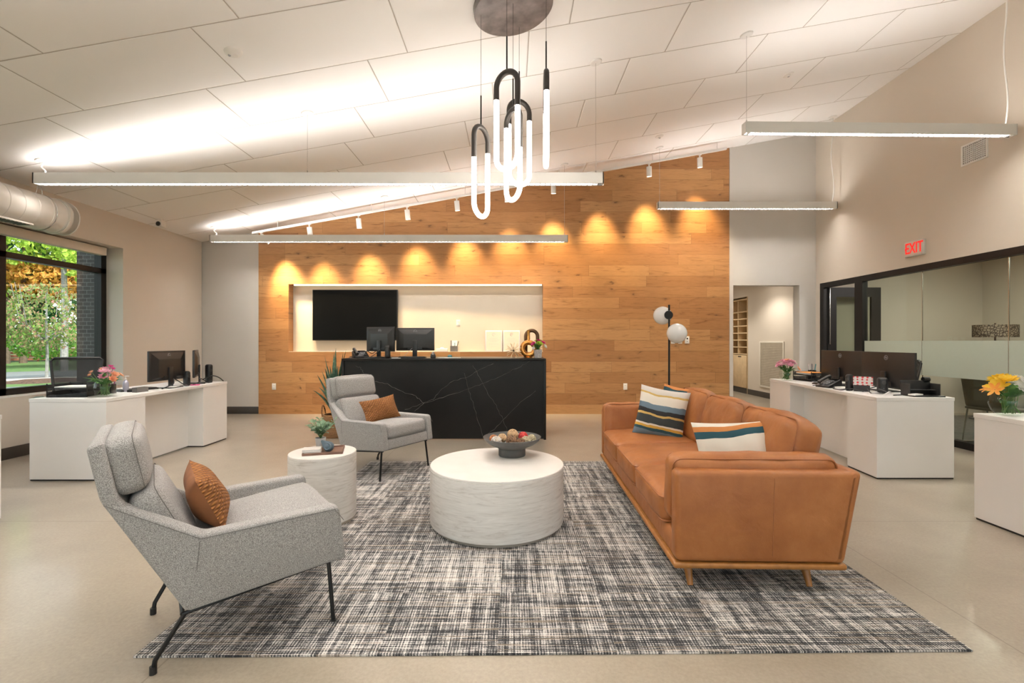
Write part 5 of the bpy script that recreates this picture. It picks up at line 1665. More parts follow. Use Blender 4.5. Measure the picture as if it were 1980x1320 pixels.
# vessels and flowers at the right end of the reception desk
amber = bpy.data.materials.new('amber_glass'); amber.use_nodes = True
_b = amber.node_tree.nodes['Principled BSDF']
_v = mapped(amber.node_tree.nodes, amber.node_tree.links)
amber.node_tree.links.new(ramp(amber.node_tree.nodes, amber.node_tree.links, noise(amber.node_tree.nodes, amber.node_tree.links, _v, 6, 2), [(.3, (.62, .22, .03)), (.7, (.75, .34, .07))]), _b.inputs['Base Color'])
_b.inputs['Metallic'].default_value = .75; _b.inputs['Roughness'].default_value = .12
_b.inputs['Coat Weight'].default_value = .6
DYV = 6.68
p = at(1022, 660, DYV)
t = thing('ring_vase', 'glossy amber ring shaped vase with a neck on the reception desk', 'vase', (p.x, DYV, RZ))
Rr = .088
G().tube([(math.cos(a) * Rr, 0, .125 + math.sin(a) * Rr) for a in [2 * math.pi * k / 40 for k in range(40)]], .036, 16, closed=True).build('ring', amber, t, ang=2)
G().lathe([(.022, 0), (.020, .05), (.021, .12), (.025, .15), (.019, .15), (.016, .10)], (.0, 0, .235), 20).build('neck', amber, t)
G().lathe([(0, 0), (.05, 0), (.052, .005), (.035, .016), (0, .02)], seg=24).build('foot', amber, t)
p = at(1028, 660, DYV + .20)
t = thing('arch_sculpture', 'tall brown bronze arch sculpture behind the amber vase', 'sculpture', (p.x, DYV + .20, RZ))
br2 = pm('brown_bronze', (0.16, 0.085, 0.045), .28, metal=.7, var=.15)
arc_ = [(-.085, 0, 0), (-.085, 0, .30)] + [(-.085 * math.cos(a), 0, .30 + .085 * math.sin(a)) for a in [math.pi * k / 16 for k in range(1, 16)]] + [(.085, 0, .30), (.085, 0, 0)]
G().tube(arc_, .026, 12).build('arch', br2, t, ang=2)
p = at(993, 676, 6.62)
t = thing('starburst_ornament', 'gold spiky starburst ornament at the right of the reception desk', 'ornament', (p.x, 6.62, RZ))
gold = pm('champagne_gold', (0.62, 0.50, 0.33), .3, metal=.8, var=.1)
rs = random.Random(6)
G().ball((0, 0, .10), .016, 2).build('core', MATS['dark_bronze'], t)
g = G()
for k in range(34):
    i_ = k + .5
    phi = math.acos(1 - 2 * i_ / 34); th_ = math.pi * (1 + 5 ** .5) * i_
    d = Vector((math.cos(th_) * math.sin(phi), math.sin(th_) * math.sin(phi), math.cos(phi)))
    L = .115
    if d.z < 0: L = min(L, .098 / -d.z)
    g.tube([Vector((0, 0, .10)) + d * .012, Vector((0, 0, .10)) + d * L], [.002, .0042], 6)
g.build('spikes', gold, t)

# flowers
PET = {}
def petal_mat(name, a, b_, c=None):
    if name in PET: return PET[name]
    PET[name] = leaf_mat(name, a, b_, c or b_)
    return PET[name]
PINK = petal_mat('pink_petals', (0.72, 0.24, 0.38), (0.80, 0.42, 0.54), (0.86, 0.60, 0.66))
HOT = petal_mat('magenta_petals', (0.52, 0.02, 0.20), (0.68, 0.05, 0.28))
PEACH = petal_mat('peach_petals', (0.78, 0.30, 0.16), (0.85, 0.45, 0.28))
YEL = petal_mat('yellow_petals', (0.80, 0.45, 0.02), (0.88, 0.62, 0.05))
WHI = petal_mat('white_petals', (0.78, 0.76, 0.70), (0.85, 0.84, 0.80))
LIM = petal_mat('lime_petals', (0.30, 0.50, 0.04), (0.48, 0.65, 0.08))
ORA = petal_mat('orange_petals', (0.80, 0.28, 0.04), (0.85, 0.42, 0.08))
LEAFM = leaf_mat('bouquet_leaves', (0.025, 0.10, 0.02), (0.06, 0.18, 0.04), (0.12, 0.28, 0.06))
def blossom(g, c, n_dir, r, n, layers, rnd, cup=.5, width=.5):
    q = Vector((0, 0, 1)).rotation_difference(Vector(n_dir).normalized()).to_matrix().to_4x4()
    M0 = Matrix.Translation(Vector(c)) @ q
    for l in range(layers):
        rr = r * (1 - .28 * l)
        for k in range(n):
            a = 2 * math.pi * (k + .5 * (l % 2)) / n + rnd.uniform(-.1, .1)
            m = M0 @ Matrix.Rotation(a, 4, 'Z')
            up = rr * cup * (1 + .8 * l)
            w = rr * width
            pr = [(0.0, -w * .15, 0), (rr * .45, -w * .5, up * .35), (rr * .8, -w * .42, up * .7), (rr, 0, up * .8), (rr * .8, w * .42, up * .7), (rr * .45, w * .5, up * .35), (0.0, w * .15, 0)]
            mid = [(0.0, 0, -.001), (rr * .5, 0, up * .22), (rr * .85, 0, up * .6)]
            V = [g.bm.verts.new(m @ Vector(p)) for p in pr]
            W = [g.bm.verts.new(m @ Vector(p)) for p in mid]
            for f in ((V[0], V[1], W[1], W[0]), (V[1], V[2], W[2], W[1]), (V[2], V[3], W[2]), (V[3], V[4], W[2]), (V[4], V[5], W[1], W[2]), (V[5], V[6], W[0], W[1])):
                g.bm.faces.new(f).tag = True
def leaf_blade(g, base, tip, w, droop=.0):
    base, tip = Vector(base), Vector(tip)
    d = tip - base
    side = d.cross(Vector((0, 0, 1)))
    side = side.normalized() * w if side.length > 1e-6 else Vector((w, 0, 0))
    L = []
    for k in range(6):
        f = k / 5
        ww = math.sin(math.pi * min(1, .12 + f * .88)) ** .8
        c = base + d * f + Vector((0, 0, droop * math.sin(f * math.pi)))
        L.append((g.bm.verts.new(c - side * ww), g.bm.verts.new(c + Vector((0, 0, -w * .35 * ww))), g.bm.verts.new(c + side * ww)))
    for a, b in zip(L, L[1:]):
        g.bm.faces.new((a[0], a[1], b[1], b[0])).tag = True
        g.bm.faces.new((a[1], a[2], b[2], b[1])).tag = True
def glass_bowl(name, label, loc, r):
    t = thing(name, label, 'vase', loc)
    prof = [(0, 0), (r * .55, 0), (r * .85, r * .28), (r, r * .75), (r * .93, r * 1.2), (r * .72, r * 1.55), (r * .66, r * 1.62), (r * .62, r * 1.58)]
    G().lathe(prof, seg=36).build('bowl', glass_vase, t, ang=2)
    return t
def bouquet(label, loc, r, spread, h, flowers, seed, n_leaf=14):
    """flowers: list of (material, count, radius, petals, layers, cup, region)"""
    rnd = random.Random(seed)
    t = thing('flower_bouquet', label, 'flowers', loc)
    stems = G()
    for mat_, blooms in flowers:
        for (x, y, z, br_, n, lay, cup, wd) in blooms:
            g = G()
            nd = Vector((x, y, max(.02, z - r * 1.2) + .03))
            blossom(g, (x, y, z), nd, br_, n, lay, rnd, cup, wd)
            fo = g.build('flower', mat_, t, smooth=True, ang=2)
            stems.tube([(x * .25, y * .25, .012), (x * .35, y * .35, r * 1.4), (x, y, z)], .0025, 5)
    for k in range(14):
        a = rnd.uniform(0, 6.3); q = rnd.uniform(.1, .7) * r; b_ = a + 2.2
        stems.tube([(math.cos(a) * q, math.sin(a) * q, .02), (math.cos(b_) * q * .6, math.sin(b_) * q * .6, r * 1.4)], .003, 5)
    stems.build('stems', stem_green, t)
    g = G()
    for k in range(n_leaf):
        a = 2 * math.pi * k / n_leaf + rnd.uniform(-.2, .2)
        s = spread * rnd.uniform(.6, 1.05); hh = rnd.uniform(r * 1.5, h * .85)
        leaf_blade(g, (math.cos(a) * r * .4, math.sin(a) * r * .4, r * 1.35), (math.cos(a) * s, math.sin(a) * s, hh), .02, .02)
    for k in range(8):
        a = rnd.uniform(0, 6.3)
        leaf_blade(g, (math.cos(a) * r * .1, math.sin(a) * r * .1, .02), (math.cos(a + 1) * r * .6, math.sin(a + 1) * r * .6, r * 1.1), .016, .02)
    g.build('leaves', LEAFM, t, ang=2)
    return t
def ring_blooms(rnd, n, rad, z, jz, br_, pet, lay, cup, wd, a0=0, a1=6.283):
    out = []
    for k in range(n):
        a = a0 + (a1 - a0) * (k + .5) / n + rnd.uniform(-.15, .15)
        rr = rad * rnd.uniform(.75, 1.1)
        out.append((math.cos(a) * rr, math.sin(a) * rr, z + rnd.uniform(-jz, jz), br_ * rnd.uniform(.85, 1.15), pet, lay, cup, wd))
    return out
LZ = .767
# left desk bouquet
vx, vy = -3.97, 4.64
glass_bowl('glass_vase', 'round clear glass vase on the left white desk', (vx, vy, LZ), .095)
rnd = random.Random(3)
bouquet('pink and peach flowers in the glass vase on the left white desk', (vx, vy, LZ), .09, .17, .28,
        [(PINK, [(.03, -.04, .235, .055, 8, 3, .5, .5), (.0, .02, .26, .05, 8, 3, .5, .5), (.07, .0, .22, .045, 8, 3, .5, .5), (.045, -.07, .19, .045, 8, 3, .5, .5)]),
         (HOT, [(.03, .03, .285, .03, 6, 2, .6, .5), (.085, -.01, .265, .025, 6, 2, .6, .5)]),
         (PEACH, [(.12, -.03, .21, .04, 7, 3, .5, .55), (.125, -.06, .17, .04, 7, 3, .5, .55), (.10, .06, .20, .035, 7, 3, .5, .55), (-.10, -.03, .235, .022, 5, 2, .8, .5), (-.125, -.02, .205, .022, 5, 2, .8, .5), (-.06, .03, .26, .022, 5, 2, .8, .5)])], 5)
# right desk bouquet (far end)
vx, vy = 3.745, 6.48
RZD = .771
glass_bowl('glass_vase', 'round clear glass vase at the far end of the right white desk', (vx, vy, RZD), .10)
rnd = random.Random(5)
bouquet('pale pink flowers in the vase at the far end of the right white desk', (vx, vy, RZD), .09, .17, .27,
        [(PINK, ring_blooms(rnd, 6, .10, .215, .02, .05, 8, 3, .5, .5) + ring_blooms(rnd, 4, .05, .25, .01, .05, 8, 3, .5, .5) + [(-.13, -.02, .20, .04, 8, 3, .5, .5)]),
         (PEACH, [(.03, .02, .275, .035, 7, 3, .5, .5), (.11, -.07, .16, .045, 7, 3, .5, .5), (-.02, -.03, .275, .035, 7, 3, .5, .5)])], 8)
# nearest right desk bouquet
vx, vy = 3.545, 3.40
glass_bowl('glass_vase', 'round clear glass vase on the nearest right white desk', (vx, vy, .775), .105)
rnd = random.Random(9)
bouquet('yellow and white flowers in the vase on the nearest right white desk', (vx, vy, .775), .10, .17, .27,
        [(YEL, [(-.10, -.03, .205, .075, 6, 2, .35, .55), (-.04, -.03, .245, .07, 9, 4, .45, .5), (.0, .06, .25, .07, 9, 4, .45, .5), (-.03, .05, .24, .06, 9, 4, .45, .5)]),
         (ORA, [(-.145, -.05, .185, .06, 6, 1, .25, .4), (-.12, .03, .19, .05, 6, 1, .25, .4)]),
         (WHI, [(.0, -.10, .20, .07, 16, 4, .35, .3), (.05, -.09, .215, .075, 16, 4, .35, .3), (.09, -.02, .235, .075, 16, 4, .35, .3), (.12, -.08, .19, .065, 16, 4, .35, .3), (.04, .06, .25, .06, 16, 4, .35, .3)])], 12)
tag(G().lathe([(0, 0), (.035, 0), (.04, .005), (.04, .13), (.036, .138), (.036, .01), (0, .01)], seg=24).build('blue_jar', pm('blue_glaze', (0.09, .15, .33), .3), None, (3.63, 3.22, .775)), 'small blue jar beside the vase on the nearest right desk', 'jar')
# reception bouquet
p = at(1040, 660, 6.60)
t = thing('flower_pot', 'small square grey stone pot at the right end of the reception desk', 'pot', (p.x, 6.60, RZ))
G().solid([(-.048, -.048, 0), (.048, -.048, 0), (.048, .048, 0), (-.048, .048, 0)], [(-.056, -.056, .115), (.056, -.056, .115), (.056, .056, .115), (-.056, .056, .115)], .004).build('pot', pm('grey_stone', (0.36, .34, .33), .8, var=.3, scale=60), t)
rnd = random.Random(12)
bouquet('magenta, lime and white flowers in the square pot on the reception desk', (p.x, 6.60, RZ + .07), .05, .10, .20,
        [(LIM, [(.015, -.07, .115, .05, 14, 5, .7, .4), (-.03, .01, .165, .03, 6, 2, .5, .5), (.05, .03, .16, .03, 6, 2, .5, .5)]),
         (HOT, [(-.06, -.05, .115, .042, 9, 4, .6, .5), (.065, -.03, .135, .042, 9, 4, .6, .5), (.01, .02, .16, .04, 9, 4, .6, .5)]),
         (WHI, [(.09, -.05, .085, .04, 8, 3, .6, .5), (-.06, -.07, .06, .03, 8, 3, .6, .5)])], 15, 8)

# ---------------------------------------------------------------- white desks
def desk_left(name, label, front, back, xl, xr, xr_far, z, rec0, rec1, depth=.19):
    """box desk; knee recess on the aisle side between rec0 and rec1"""
    pass
def side_x(y, y0, x0, y1, x1): return x0 + (x1 - x0) * (y - y0) / (y1 - y0)
def white_desk(label, y0, y1, xa0, xa1, xb0, xb1, z, rec, sgn, group):
    """xa = aisle side x at y0/y1, xb = wall side; rec = (ya, yb) of the recess; sgn = +1 when the aisle is towards +x"""
    t = thing('white_desk', label, 'desk', (0, 0, 0), 0, group)
    ax = lambda y: side_x(y, y0, xa0, y1, xa1)
    bxf = lambda y: side_x(y, y0, xb0, y1, xb1)
    T = .032
    G().prism_z([(ax(y0), y0), (ax(y1), y1), (bxf(y1), y1), (bxf(y0), y0)], z - T, z, .002).build('desktop', white_lam, t, smooth=False)
    i = -.004 * sgn
    def block(ya, yb, dep, name='pedestal'):
        G().prism_z([(ax(ya) + i, ya), (ax(yb) + i, yb), (bxf(yb) - i, yb), (bxf(ya) - i, ya)], .014, z - T - .001, .0015).build(name, white_lam, t, smooth=False)
    block(y0 + .003, rec[0], 0)
    block(rec[1], y1 - .003, 0)
    D = -.19 * sgn
    G().prism_z([(ax(rec[0]) + D, rec[0]), (ax(rec[1]) + D, rec[1]), (ax(rec[1]) + D * 1.1, rec[1]), (ax(rec[0]) + D * 1.1, rec[0])], .014, z - T - .001).build('modesty_panel', white_lam, t, smooth=False)
    j = -.02 * sgn
    def toe_shadow(ya, yb, off):  # black inset base stands in for the shadow under the desk edge
        G().prism_z([(ax(ya) + off, ya), (ax(yb) + off, yb), (bxf(yb) - off * .3, yb), (bxf(ya) - off * .3, ya)], 0, .014).build('plinth', black_plastic, t, smooth=False)
    toe_shadow(y0 + .012, rec[0] - .006, j * .5); toe_shadow(rec[1] + .006, y1 - .012, j * .5)
    return t
white_desk('white box desk with knee recess by the window on the left', 4.43, 6.36, -3.778, -3.805, -4.50, -4.52, LZ, (4.92, 5.86), 1, 'white reception desks')
white_desk('white box desk with knee recess on the right behind the sofa', 4.486, 6.77, 3.438, 3.665, 4.175, 4.42, RZD, (4.95, 6.18), -1, 'white reception desks')
white_desk('white box desk cut off by the right edge of the photo', 1.55, 3.497, 3.386, 3.39, 4.12, 4.12, .775, (2.1, 2.9), -1, 'white reception desks')
white_desk('white box desk cut off by the left edge of the photo', 1.55, 3.467, -3.705, -3.715, -4.43, -4.43, LZ, (2.1, 2.9), 1, 'white reception desks')

# ---------------------------------------------------------------- things on the left desk
mesh_black = bpy.data.materials.new('black_mesh'); mesh_black.use_nodes = True
_n, _l = mesh_black.node_tree.nodes, mesh_black.node_tree.links
_b = _n['Principled BSDF']; _b.inputs['Base Color'].default_value = (.015, .015, .016, 1); _b.inputs['Roughness'].default_value = .5
_v = mapped(_n, _l)
_l.new(ramp(_n, _l, noise(_n, _l, _v, 20, 2), [(.3, (.012, .012, .013)), (.7, (.02, .02, .021))]), _b.inputs['Base Color'])
_t = _n.new('ShaderNodeBsdfTransparent'); _m = _n.new('ShaderNodeMixShader')
_w = _n.new('ShaderNodeTexChecker'); _w.inputs['Scale'].default_value = 260; _l.new(_v, _w.inputs[0])
_l.new(math_node(_n, _l, 'MULTIPLY_ADD', _w.outputs[1], .35, .5), _m.inputs[0])
_l.new(_t.outputs[0], _m.inputs[1]); _l.new(_b.outputs[0], _m.inputs[2]); _l.new(_m.outputs[0], _n['Material Output'].inputs[0])

def paper_tray(label, loc, rz, tiers=2, w=.34, d=.26, fill=None):
    t = thing('letter_tray', label, 'tray', loc, rz)
    for k in range(tiers):
        z = .008 + k * .065
        g = G().bx(-w / 2, w / 2, -d / 2, d / 2, z, z + .003).bx(-w / 2, w / 2, d / 2 - .003, d / 2, z, z + .045).bx(-w / 2, -w / 2 + .003, -d / 2, d / 2, z, z + .045).bx(w / 2 - .003, w / 2, -d / 2, d / 2, z, z + .045)
        g.bx(-w / 2, w / 2, -d / 2, -d / 2 + .003, z, z + .018)
        g.build('tier', mesh_black, t, smooth=False)
    g = G()
    for x in (-w / 2, w / 2):
        for y in (-d / 2, d / 2):
            g.tube([(x, y, 0), (x, y, .065 * tiers)], .005, 6)
    g.tube([(-w / 2, -d / 2, .004), (w / 2, -d / 2, .004)], .006, 6).tube([(-w / 2, d / 2, .004), (w / 2, d / 2, .004)], .006, 6)
    g.build('wire_frame', black_metal, t)
    return t
paper_tray('black mesh letter tray beside the vase on the left white desk', (-4.265, 4.68, LZ), R(4), 2, .36, .26)
tag(G().bx(-.14, .14, -.10, .10, 0, .022, .002).build('paper_stack', paper_white, None, (-4.265, 4.68, LZ + .0765), (0, 0, R(6)), smooth=False), 'white papers in the upper tier of the black tray on the left desk', 'paper')
def office_chair(label, loc, rz, mesh=True, bh=.50, bw=.46, zb=.62):
    t = thing('office_chair', label, 'chair', loc, rz, 'black office chairs')
    tilt = R(10)
    M = Matrix.Translation((0, -.23, zb)) @ Matrix.Rotation(tilt, 4, 'X')
    b_ = G().solid([M @ Vector(p) for p in ((-bw / 2 + .05, -.004, 0), (bw / 2 - .05, -.004, 0), (bw / 2, -.004, bh), (-bw / 2, -.004, bh))],
                  [M @ Vector(p) for p in ((-bw / 2 + .05, .004, 0), (bw / 2 - .05, .004, 0), (bw / 2, .004, bh), (-bw / 2, .004, bh))]).build('backrest', mesh_black if mesh else black_plastic, t, smooth=False)
    G().tube([M @ Vector(p) for p in ((-bw / 2 + .06, 0, -.01), (bw / 2 - .06, 0, -.01), (bw / 2 - .04, 0, .02), (bw / 2, 0, bh - .03), (bw / 2 - .03, 0, bh), (-bw / 2 + .03, 0, bh), (-bw / 2, 0, bh - .03), (-bw / 2 + .04, 0, .02))], .014, 8, closed=True).build('back_frame', black_plastic, t)
    G().cush((.24, .24, .04), .035, 8, (0, 0, .015), Matrix.Translation((0, .02, .47))).build('seat', black_plastic, t, ang=2)
    G().tube([(0, -.2, .45), (0, -.27, .52), (0, -.25, zb + .06)], .02, 8).build('back_support', black_plastic, t)
    for s in (-1, 1):
        G().tube([(s * .24, .05, .46), (s * .29, .02, .52), (s * .29, .02, .66)], .014, 8).bx(s * .29 - .035, s * .29 + .035, -.10, .14, .66, .69, .01).build('armrest', black_plastic, t)
    G().lathe([(.03, .08), (.03, .25), (.022, .25), (.022, .45), (0, .45)], seg=16).build('gas_lift', black_metal, t)
    for k in range(5):
        a = 2 * math.pi * k / 5 + .3
        c = Vector((math.cos(a), math.sin(a), 0))
        l = G().tube([c * .02 + Vector((0, 0, .10)), c * .29 + Vector((0, 0, .065))], [.024, .014], 8).build('leg', black_plastic, t)
        G().lathe([(0, -.018), (.026, -.018), (.028, 0), (.026, .018), (0, .018)], M=Matrix.Translation(c * .29 + Vector((0, 0, .028))) @ Matrix.Rotation(a + math.pi / 2, 4, 'Z') @ Matrix.Rotation(R(90), 4, 'X'), seg=14).build('caster', black_plastic, l)
    return t
office_chair('black mesh office chair behind the left desk by the window', (-4.987, 5.416, 0), R(217), True, .47, .46, .64)
office_chair('black office chair behind the dark monitors on the right desk', (4.86, 6.18, 0), R(105), True, .46, .42, .60)

t = thing('sanitizer_bottle', 'clear pump bottle of hand sanitizer on the left desk beside the flowers', 'bottle', (-4.10, 5.05, LZ))
G().lathe([(0, 0), (.024, 0), (.027, .004), (.027, .09), (.02, .112), (.011, .12), (.011, .13)], seg=20).build('bottle_body', pm('lilac_gel', (0.62, .60, .72), .2, var=.05, trans=.3), t)
G().lathe([(.013, .125), (.013, .14), (.005, .142), (.005, .165), (0, .165)], seg=14).bx(-.008, .035, -.007, .007, .16, .17, .003).build('pump', white_plastic, t)
t = thing('pen_cup', 'black cup holding purple and magenta pens behind the flowers on the left desk', 'cup', (-4.12, 4.90, LZ))
G().lathe([(0, 0), (.035, 0), (.035, .095), (.032, .095), (.032, .004), (0, .004)], seg=20).build('cup', mesh_black, t)
rp = random.Random(8)
for k, m_ in enumerate((pm('pen_magenta', (0.35, .02, .18), .4), pm('pen_purple', (0.14, .03, .25), .4), black_plastic, MATS['pen_magenta'], white_plastic)):
    a = k * 1.25
    G().tube([(math.cos(a) * .012, math.sin(a) * .012, .006), (math.cos(a) * .032, math.sin(a) * .032, .15)], .005, 6).build('pen', m_, t)
t = thing('card_holder', 'small black mesh card holder on the front of the left desk', 'holder', (-3.93, 5.03, LZ), R(80))
G().bx(-.065, .065, -.03, -.027, 0, .05).bx(-.065, .065, .027, .03, 0, .05).bx(-.065, -.062, -.03, .03, 0, .05).bx(.062, .065, -.03, .03, 0, .05).bx(-.065, .065, -.03, .03, 0, .003).build('box', MATS['mesh_grey'], t, smooth=False)
G().bx(-.055, .055, -.02, .02, .004, .045).build('cards', dark_plastic, t, smooth=False)
tag(G().bx(-.03, .03, -.02, .02, 0, .025, .004).build('stapler', black_plastic, None, (-4.02, 5.02, LZ), (0, 0, .4)), 'tiny black stapler beside the card holder on the left desk', 'stapler')
keyboard('black keyboard in front of the monitor on the left desk', (-4.10, 5.20, LZ), R(70), .38)
monitor('black monitor on the left white desk, broad back towards the room', .58, .34, (-4.00, 5.52, LZ), R(90), .085, group='monitors on the left desk')
monitor('black monitor on the left white desk seen almost edge on', .50, .34, (-4.03, 6.06, LZ), R(119), .085, logo=False, group='monitors on the left desk')
tower('desktop_speaker', 'small black speaker between the two monitors on the left desk', 'speaker', (-3.91, 5.72, LZ), R(70), .175, .06, .07)
tower('desktop_speaker', 'tall black rounded speaker at the far end of the left desk', 'speaker', (-3.93, 6.17, LZ), R(60), .235, .07, .08)
cable('black cable trailing along the far end of the left desk', smooth_path([(-3.93, 6.05, LZ + .05), (-3.88, 6.15, LZ + .09), (-3.85, 6.25, LZ + .06), (-3.84, 6.33, LZ + .008)]), .007)
cable('black cable curled under the broad monitor on the left desk', smooth_path([(-3.90, 5.30, LZ + .006), (-3.86, 5.42, LZ + .05), (-3.92, 5.52, LZ + .10), (-3.88, 5.62, LZ + .03), (-3.90, 5.75, LZ + .006)]), .006)
cable('dark cable lying between the speakers on the left desk', smooth_path([(-3.88, 5.78, LZ + .006), (-3.86, 5.9, LZ + .04), (-3.92, 5.98, LZ + .07), (-3.87, 6.08, LZ + .006)]), .006)
tag(G().bx(-.05, .05, -.03, .03, 0, .01).build('sticky_notes', pm('pink_paper', (0.72, .10, .28), .7), None, (-3.87, 5.80, LZ), (0, 0, .3), smooth=False), 'small pink notes on the left desk behind the monitor', 'notes')
tag(G().bx(-.10, .10, -.07, .07, 0, .005).build('paper_stack', paper_white, None, (-3.95, 5.45, LZ + .0125), (0, 0, .2), smooth=False), 'loose white papers under the monitor on the left desk', 'paper')

# ---------------------------------------------------------------- things on the right desk
monitor('wide dark monitor on the right desk, the one farther from the camera', .745, .37, (4.035, 5.835, RZD), R(-91.5), .046, group='monitors on the right desk', hump=False)
monitor('wide dark monitor on the right desk, the one nearer the camera', .745, .37, (4.01, 5.085, RZD), R(-91.5), .046, group='monitors on the right desk', hump=False)
tower('desktop_speaker', 'small black speaker left of the patterned card on the right desk', 'speaker', (3.63, 5.12, RZD), R(-70), .172, .055, .075)
tower('desktop_speaker', 'small black speaker right of the patterned card on the right desk', 'speaker', (3.83, 4.92, RZD), R(-20), .155, .085, .075)
def card_mat():
    m, ns, ls, b = nodes_of('red_dot_card')
    v = mapped(ns, ls, scale=(34, 34, 34), rot=(0, 0, .78))
    vo = ns.new('ShaderNodeTexVoronoi'); vo.inputs['Scale'].default_value = 1.0; vo.inputs['Randomness'].default_value = .25
    ls.new(v, vo.inputs[0])
    ls.new(ramp(ns, ls, vo.outputs['Distance'], [(0, (.65, .04, .05)), (.36, (.82, .76, .74))], 'CONSTANT'), b.inputs['Base Color'])
    b.inputs['Roughness'].default_value = .6
    return m
t = thing('greeting_card', 'white folded card with red pattern between the speakers on the right desk', 'card', (3.72, 5.06, RZD), R(-35))
G().bx(-.095, .095, -.004, .002, .06, .155).build('front_sheet', card_mat(), t, smooth=False)
G().solid([(-.07, -.03, 0), (.07, -.03, 0), (.07, .05, 0), (-.07, .05, 0)], [(-.07, -.004, .065), (.07, -.004, .065), (.07, .012, .065), (-.07, .012, .065)]).build('stand', black_plastic, t, smooth=False)
phone('black desk phone at the front of the right desk under the far monitor', (3.66, 5.50, RZD), R(-80))
keyboard('black keyboard lying in front of the far monitor on the right desk', (3.80, 5.72, RZD), R(-88), .40)
t = paper_tray('black letter tray with papers beside the flowers on the right desk', (4.04, 6.42, RZD), R(-84), 2, .34, .27)
tag(G().bx(-.15, .15, -.11, .11, 0, .03, .002).build('paper_stack', paper_white, None, (4.04, 6.42, RZD + .0765), (0, 0, R(-82)), smooth=False), 'white papers in the black tray on the right desk', 'paper')
tag(G().bx(-.155, .155, -.11, .11, 0, .006, .001).build('folder', pm('orange_folder', (0.82, .32, .05), .6), None, (4.04, 6.42, RZD + .107), (0, 0, R(-86)), smooth=False), 'orange folder on top of the papers in the right desk tray', 'folder')
t = thing('pen_cup', 'black cup of colourful pens behind the tray on the right desk', 'cup', (4.20, 6.66, RZD))
G().lathe([(0, 0), (.05, 0), (.05, .13), (.047, .13), (.047, .004), (0, .004)], seg=20).build('cup', black_plastic, t)
for k, m_ in enumerate((MATS['pen_teal'], MATS['pen_navy'], MATS['pen_magenta'], white_plastic, grey_text, MATS['pen_teal'])):
    a = k * 1.05
    G().tube([(math.cos(a) * .02, math.sin(a) * .02, .006), (math.cos(a) * .05, math.sin(a) * .05, .215)], .006, 6).build('pen', m_, t)
t = thing('document_stand', 'slanted black desk organizer at the near end of the right desk', 'organizer', (3.98, 4.62, RZD), R(-4))
G().bx(-.14, .14, -.10, .08, 0, .012, .003).build('base', black_plastic, t)
G().solid([(-.14, .06, .012), (.14, .06, .012), (.14, .075, .012), (-.14, .075, .012)], [(-.14, .085, .145), (.14, .085, .145), (.14, .10, .145), (-.14, .10, .145)], .003).build('back_panel', black_plastic, t)
G().bx(-.14, .14, .0, .07, .055, .06).bx(-.14, -.134, -.04, .08, .012, .12).bx(.134, .14, -.04, .08, .012, .12).build('dividers', dark_plastic, t, smooth=False)
G().lathe([(0, -.028), (.024, -.028), (.026, 0), (.024, .028), (0, .028)], M=Matrix.Translation((.10, .085, .155)) @ Matrix.Rotation(R(90), 4, 'Y'), seg=16).build('roll_holder', black_plastic, t)
tag(G().bx(-.06, .06, -.03, .03, 0, .012).build('notepad', paper_white, None, (3.885, 4.58, RZD + .0125), (0, 0, .35), smooth=False), 'white notepad lying on the black organizer of the right desk', 'notepad')
tag(G().tube([(-.06, 0, .006), (.06, 0, .006)], .005, 8).build('pen', black_plastic, None, (3.78, 4.66, RZD), (0, 0, .3)), 'black pen lying beside the organizer on the right desk', 'pen')
cable('black cable tangled at the corner of the right desk', smooth_path([(3.80, 4.90, RZD + .006), (3.70, 4.80, RZD + .05), (3.72, 4.72, RZD + .02), (3.62, 4.78, RZD + .006), (3.66, 4.90, RZD + .04), (3.74, 4.98, RZD + .006)]), .005)
cable('white cable beside the near speaker on the right desk', smooth_path([(3.86, 4.84, RZD + .006), (3.76, 4.74, RZD + .03), (3.66, 4.70, RZD + .006), (3.58, 4.80, RZD + .006)]), .004, white_plastic)
cable('black cable running from the phone on the right desk', smooth_path([(3.66, 5.40, RZD + .02), (3.58, 5.30, RZD + .006), (3.56, 5.15, RZD + .006), (3.60, 5.05, RZD + .03), (3.68, 4.98, RZD + .006)]), .006)
cable('black cable hanging below the near monitor on the right desk', smooth_path([(3.95, 5.05, RZD + .08), (3.88, 5.10, RZD + .04), (3.80, 5.15, RZD + .006), (3.74, 5.22, RZD + .006)]), .005)
tag(G().bx(-.09, .09, -.06, .06, 0, .02, .002).build('paper_stack', paper_white, None, (3.72, 5.30, RZD), (0, 0, R(-80)), smooth=False), 'white pad between the phone and the patterned card on the right desk', 'paper')

# ---------------------------------------------------------------- basket with agave behind the armchair
def wicker_mat():
    m, ns, ls, b = nodes_of('wicker')
    v = mapped(ns, ls)
    w1 = ns.new('ShaderNodeTexWave'); w1.wave_type = 'BANDS'; w1.bands_direction = 'Z'; w1.inputs['Scale'].default_value = 22; w1.inputs['Distortion'].default_value = 4; w1.inputs['Detail'].default_value = 2
    ls.new(v, w1.inputs[0])
    ls.new(ramp(ns, ls, w1.outputs[1], [(.1, (.10, .035, .012)), (.6, (.36, .17, .06)), (1, (.50, .28, .12))]), b.inputs['Base Color'])
    b.inputs['Roughness'].default_value = .7
    bump(ns, ls, b, w1.outputs[1], .8, .01)
    return m
wicker = wicker_mat()
bkt = thing('basket_planter', 'woven brown basket with loop handles holding a spiky agave plant', 'plant', (-2.43, 6.50, 0))
G().lathe([(0, 0), (.13, 0), (.15, .05), (.157, .16), (.148, .27), (.14, .31), (.13, .31), (.135, .25), (0, .25)], seg=36).build('basket', wicker, bkt)
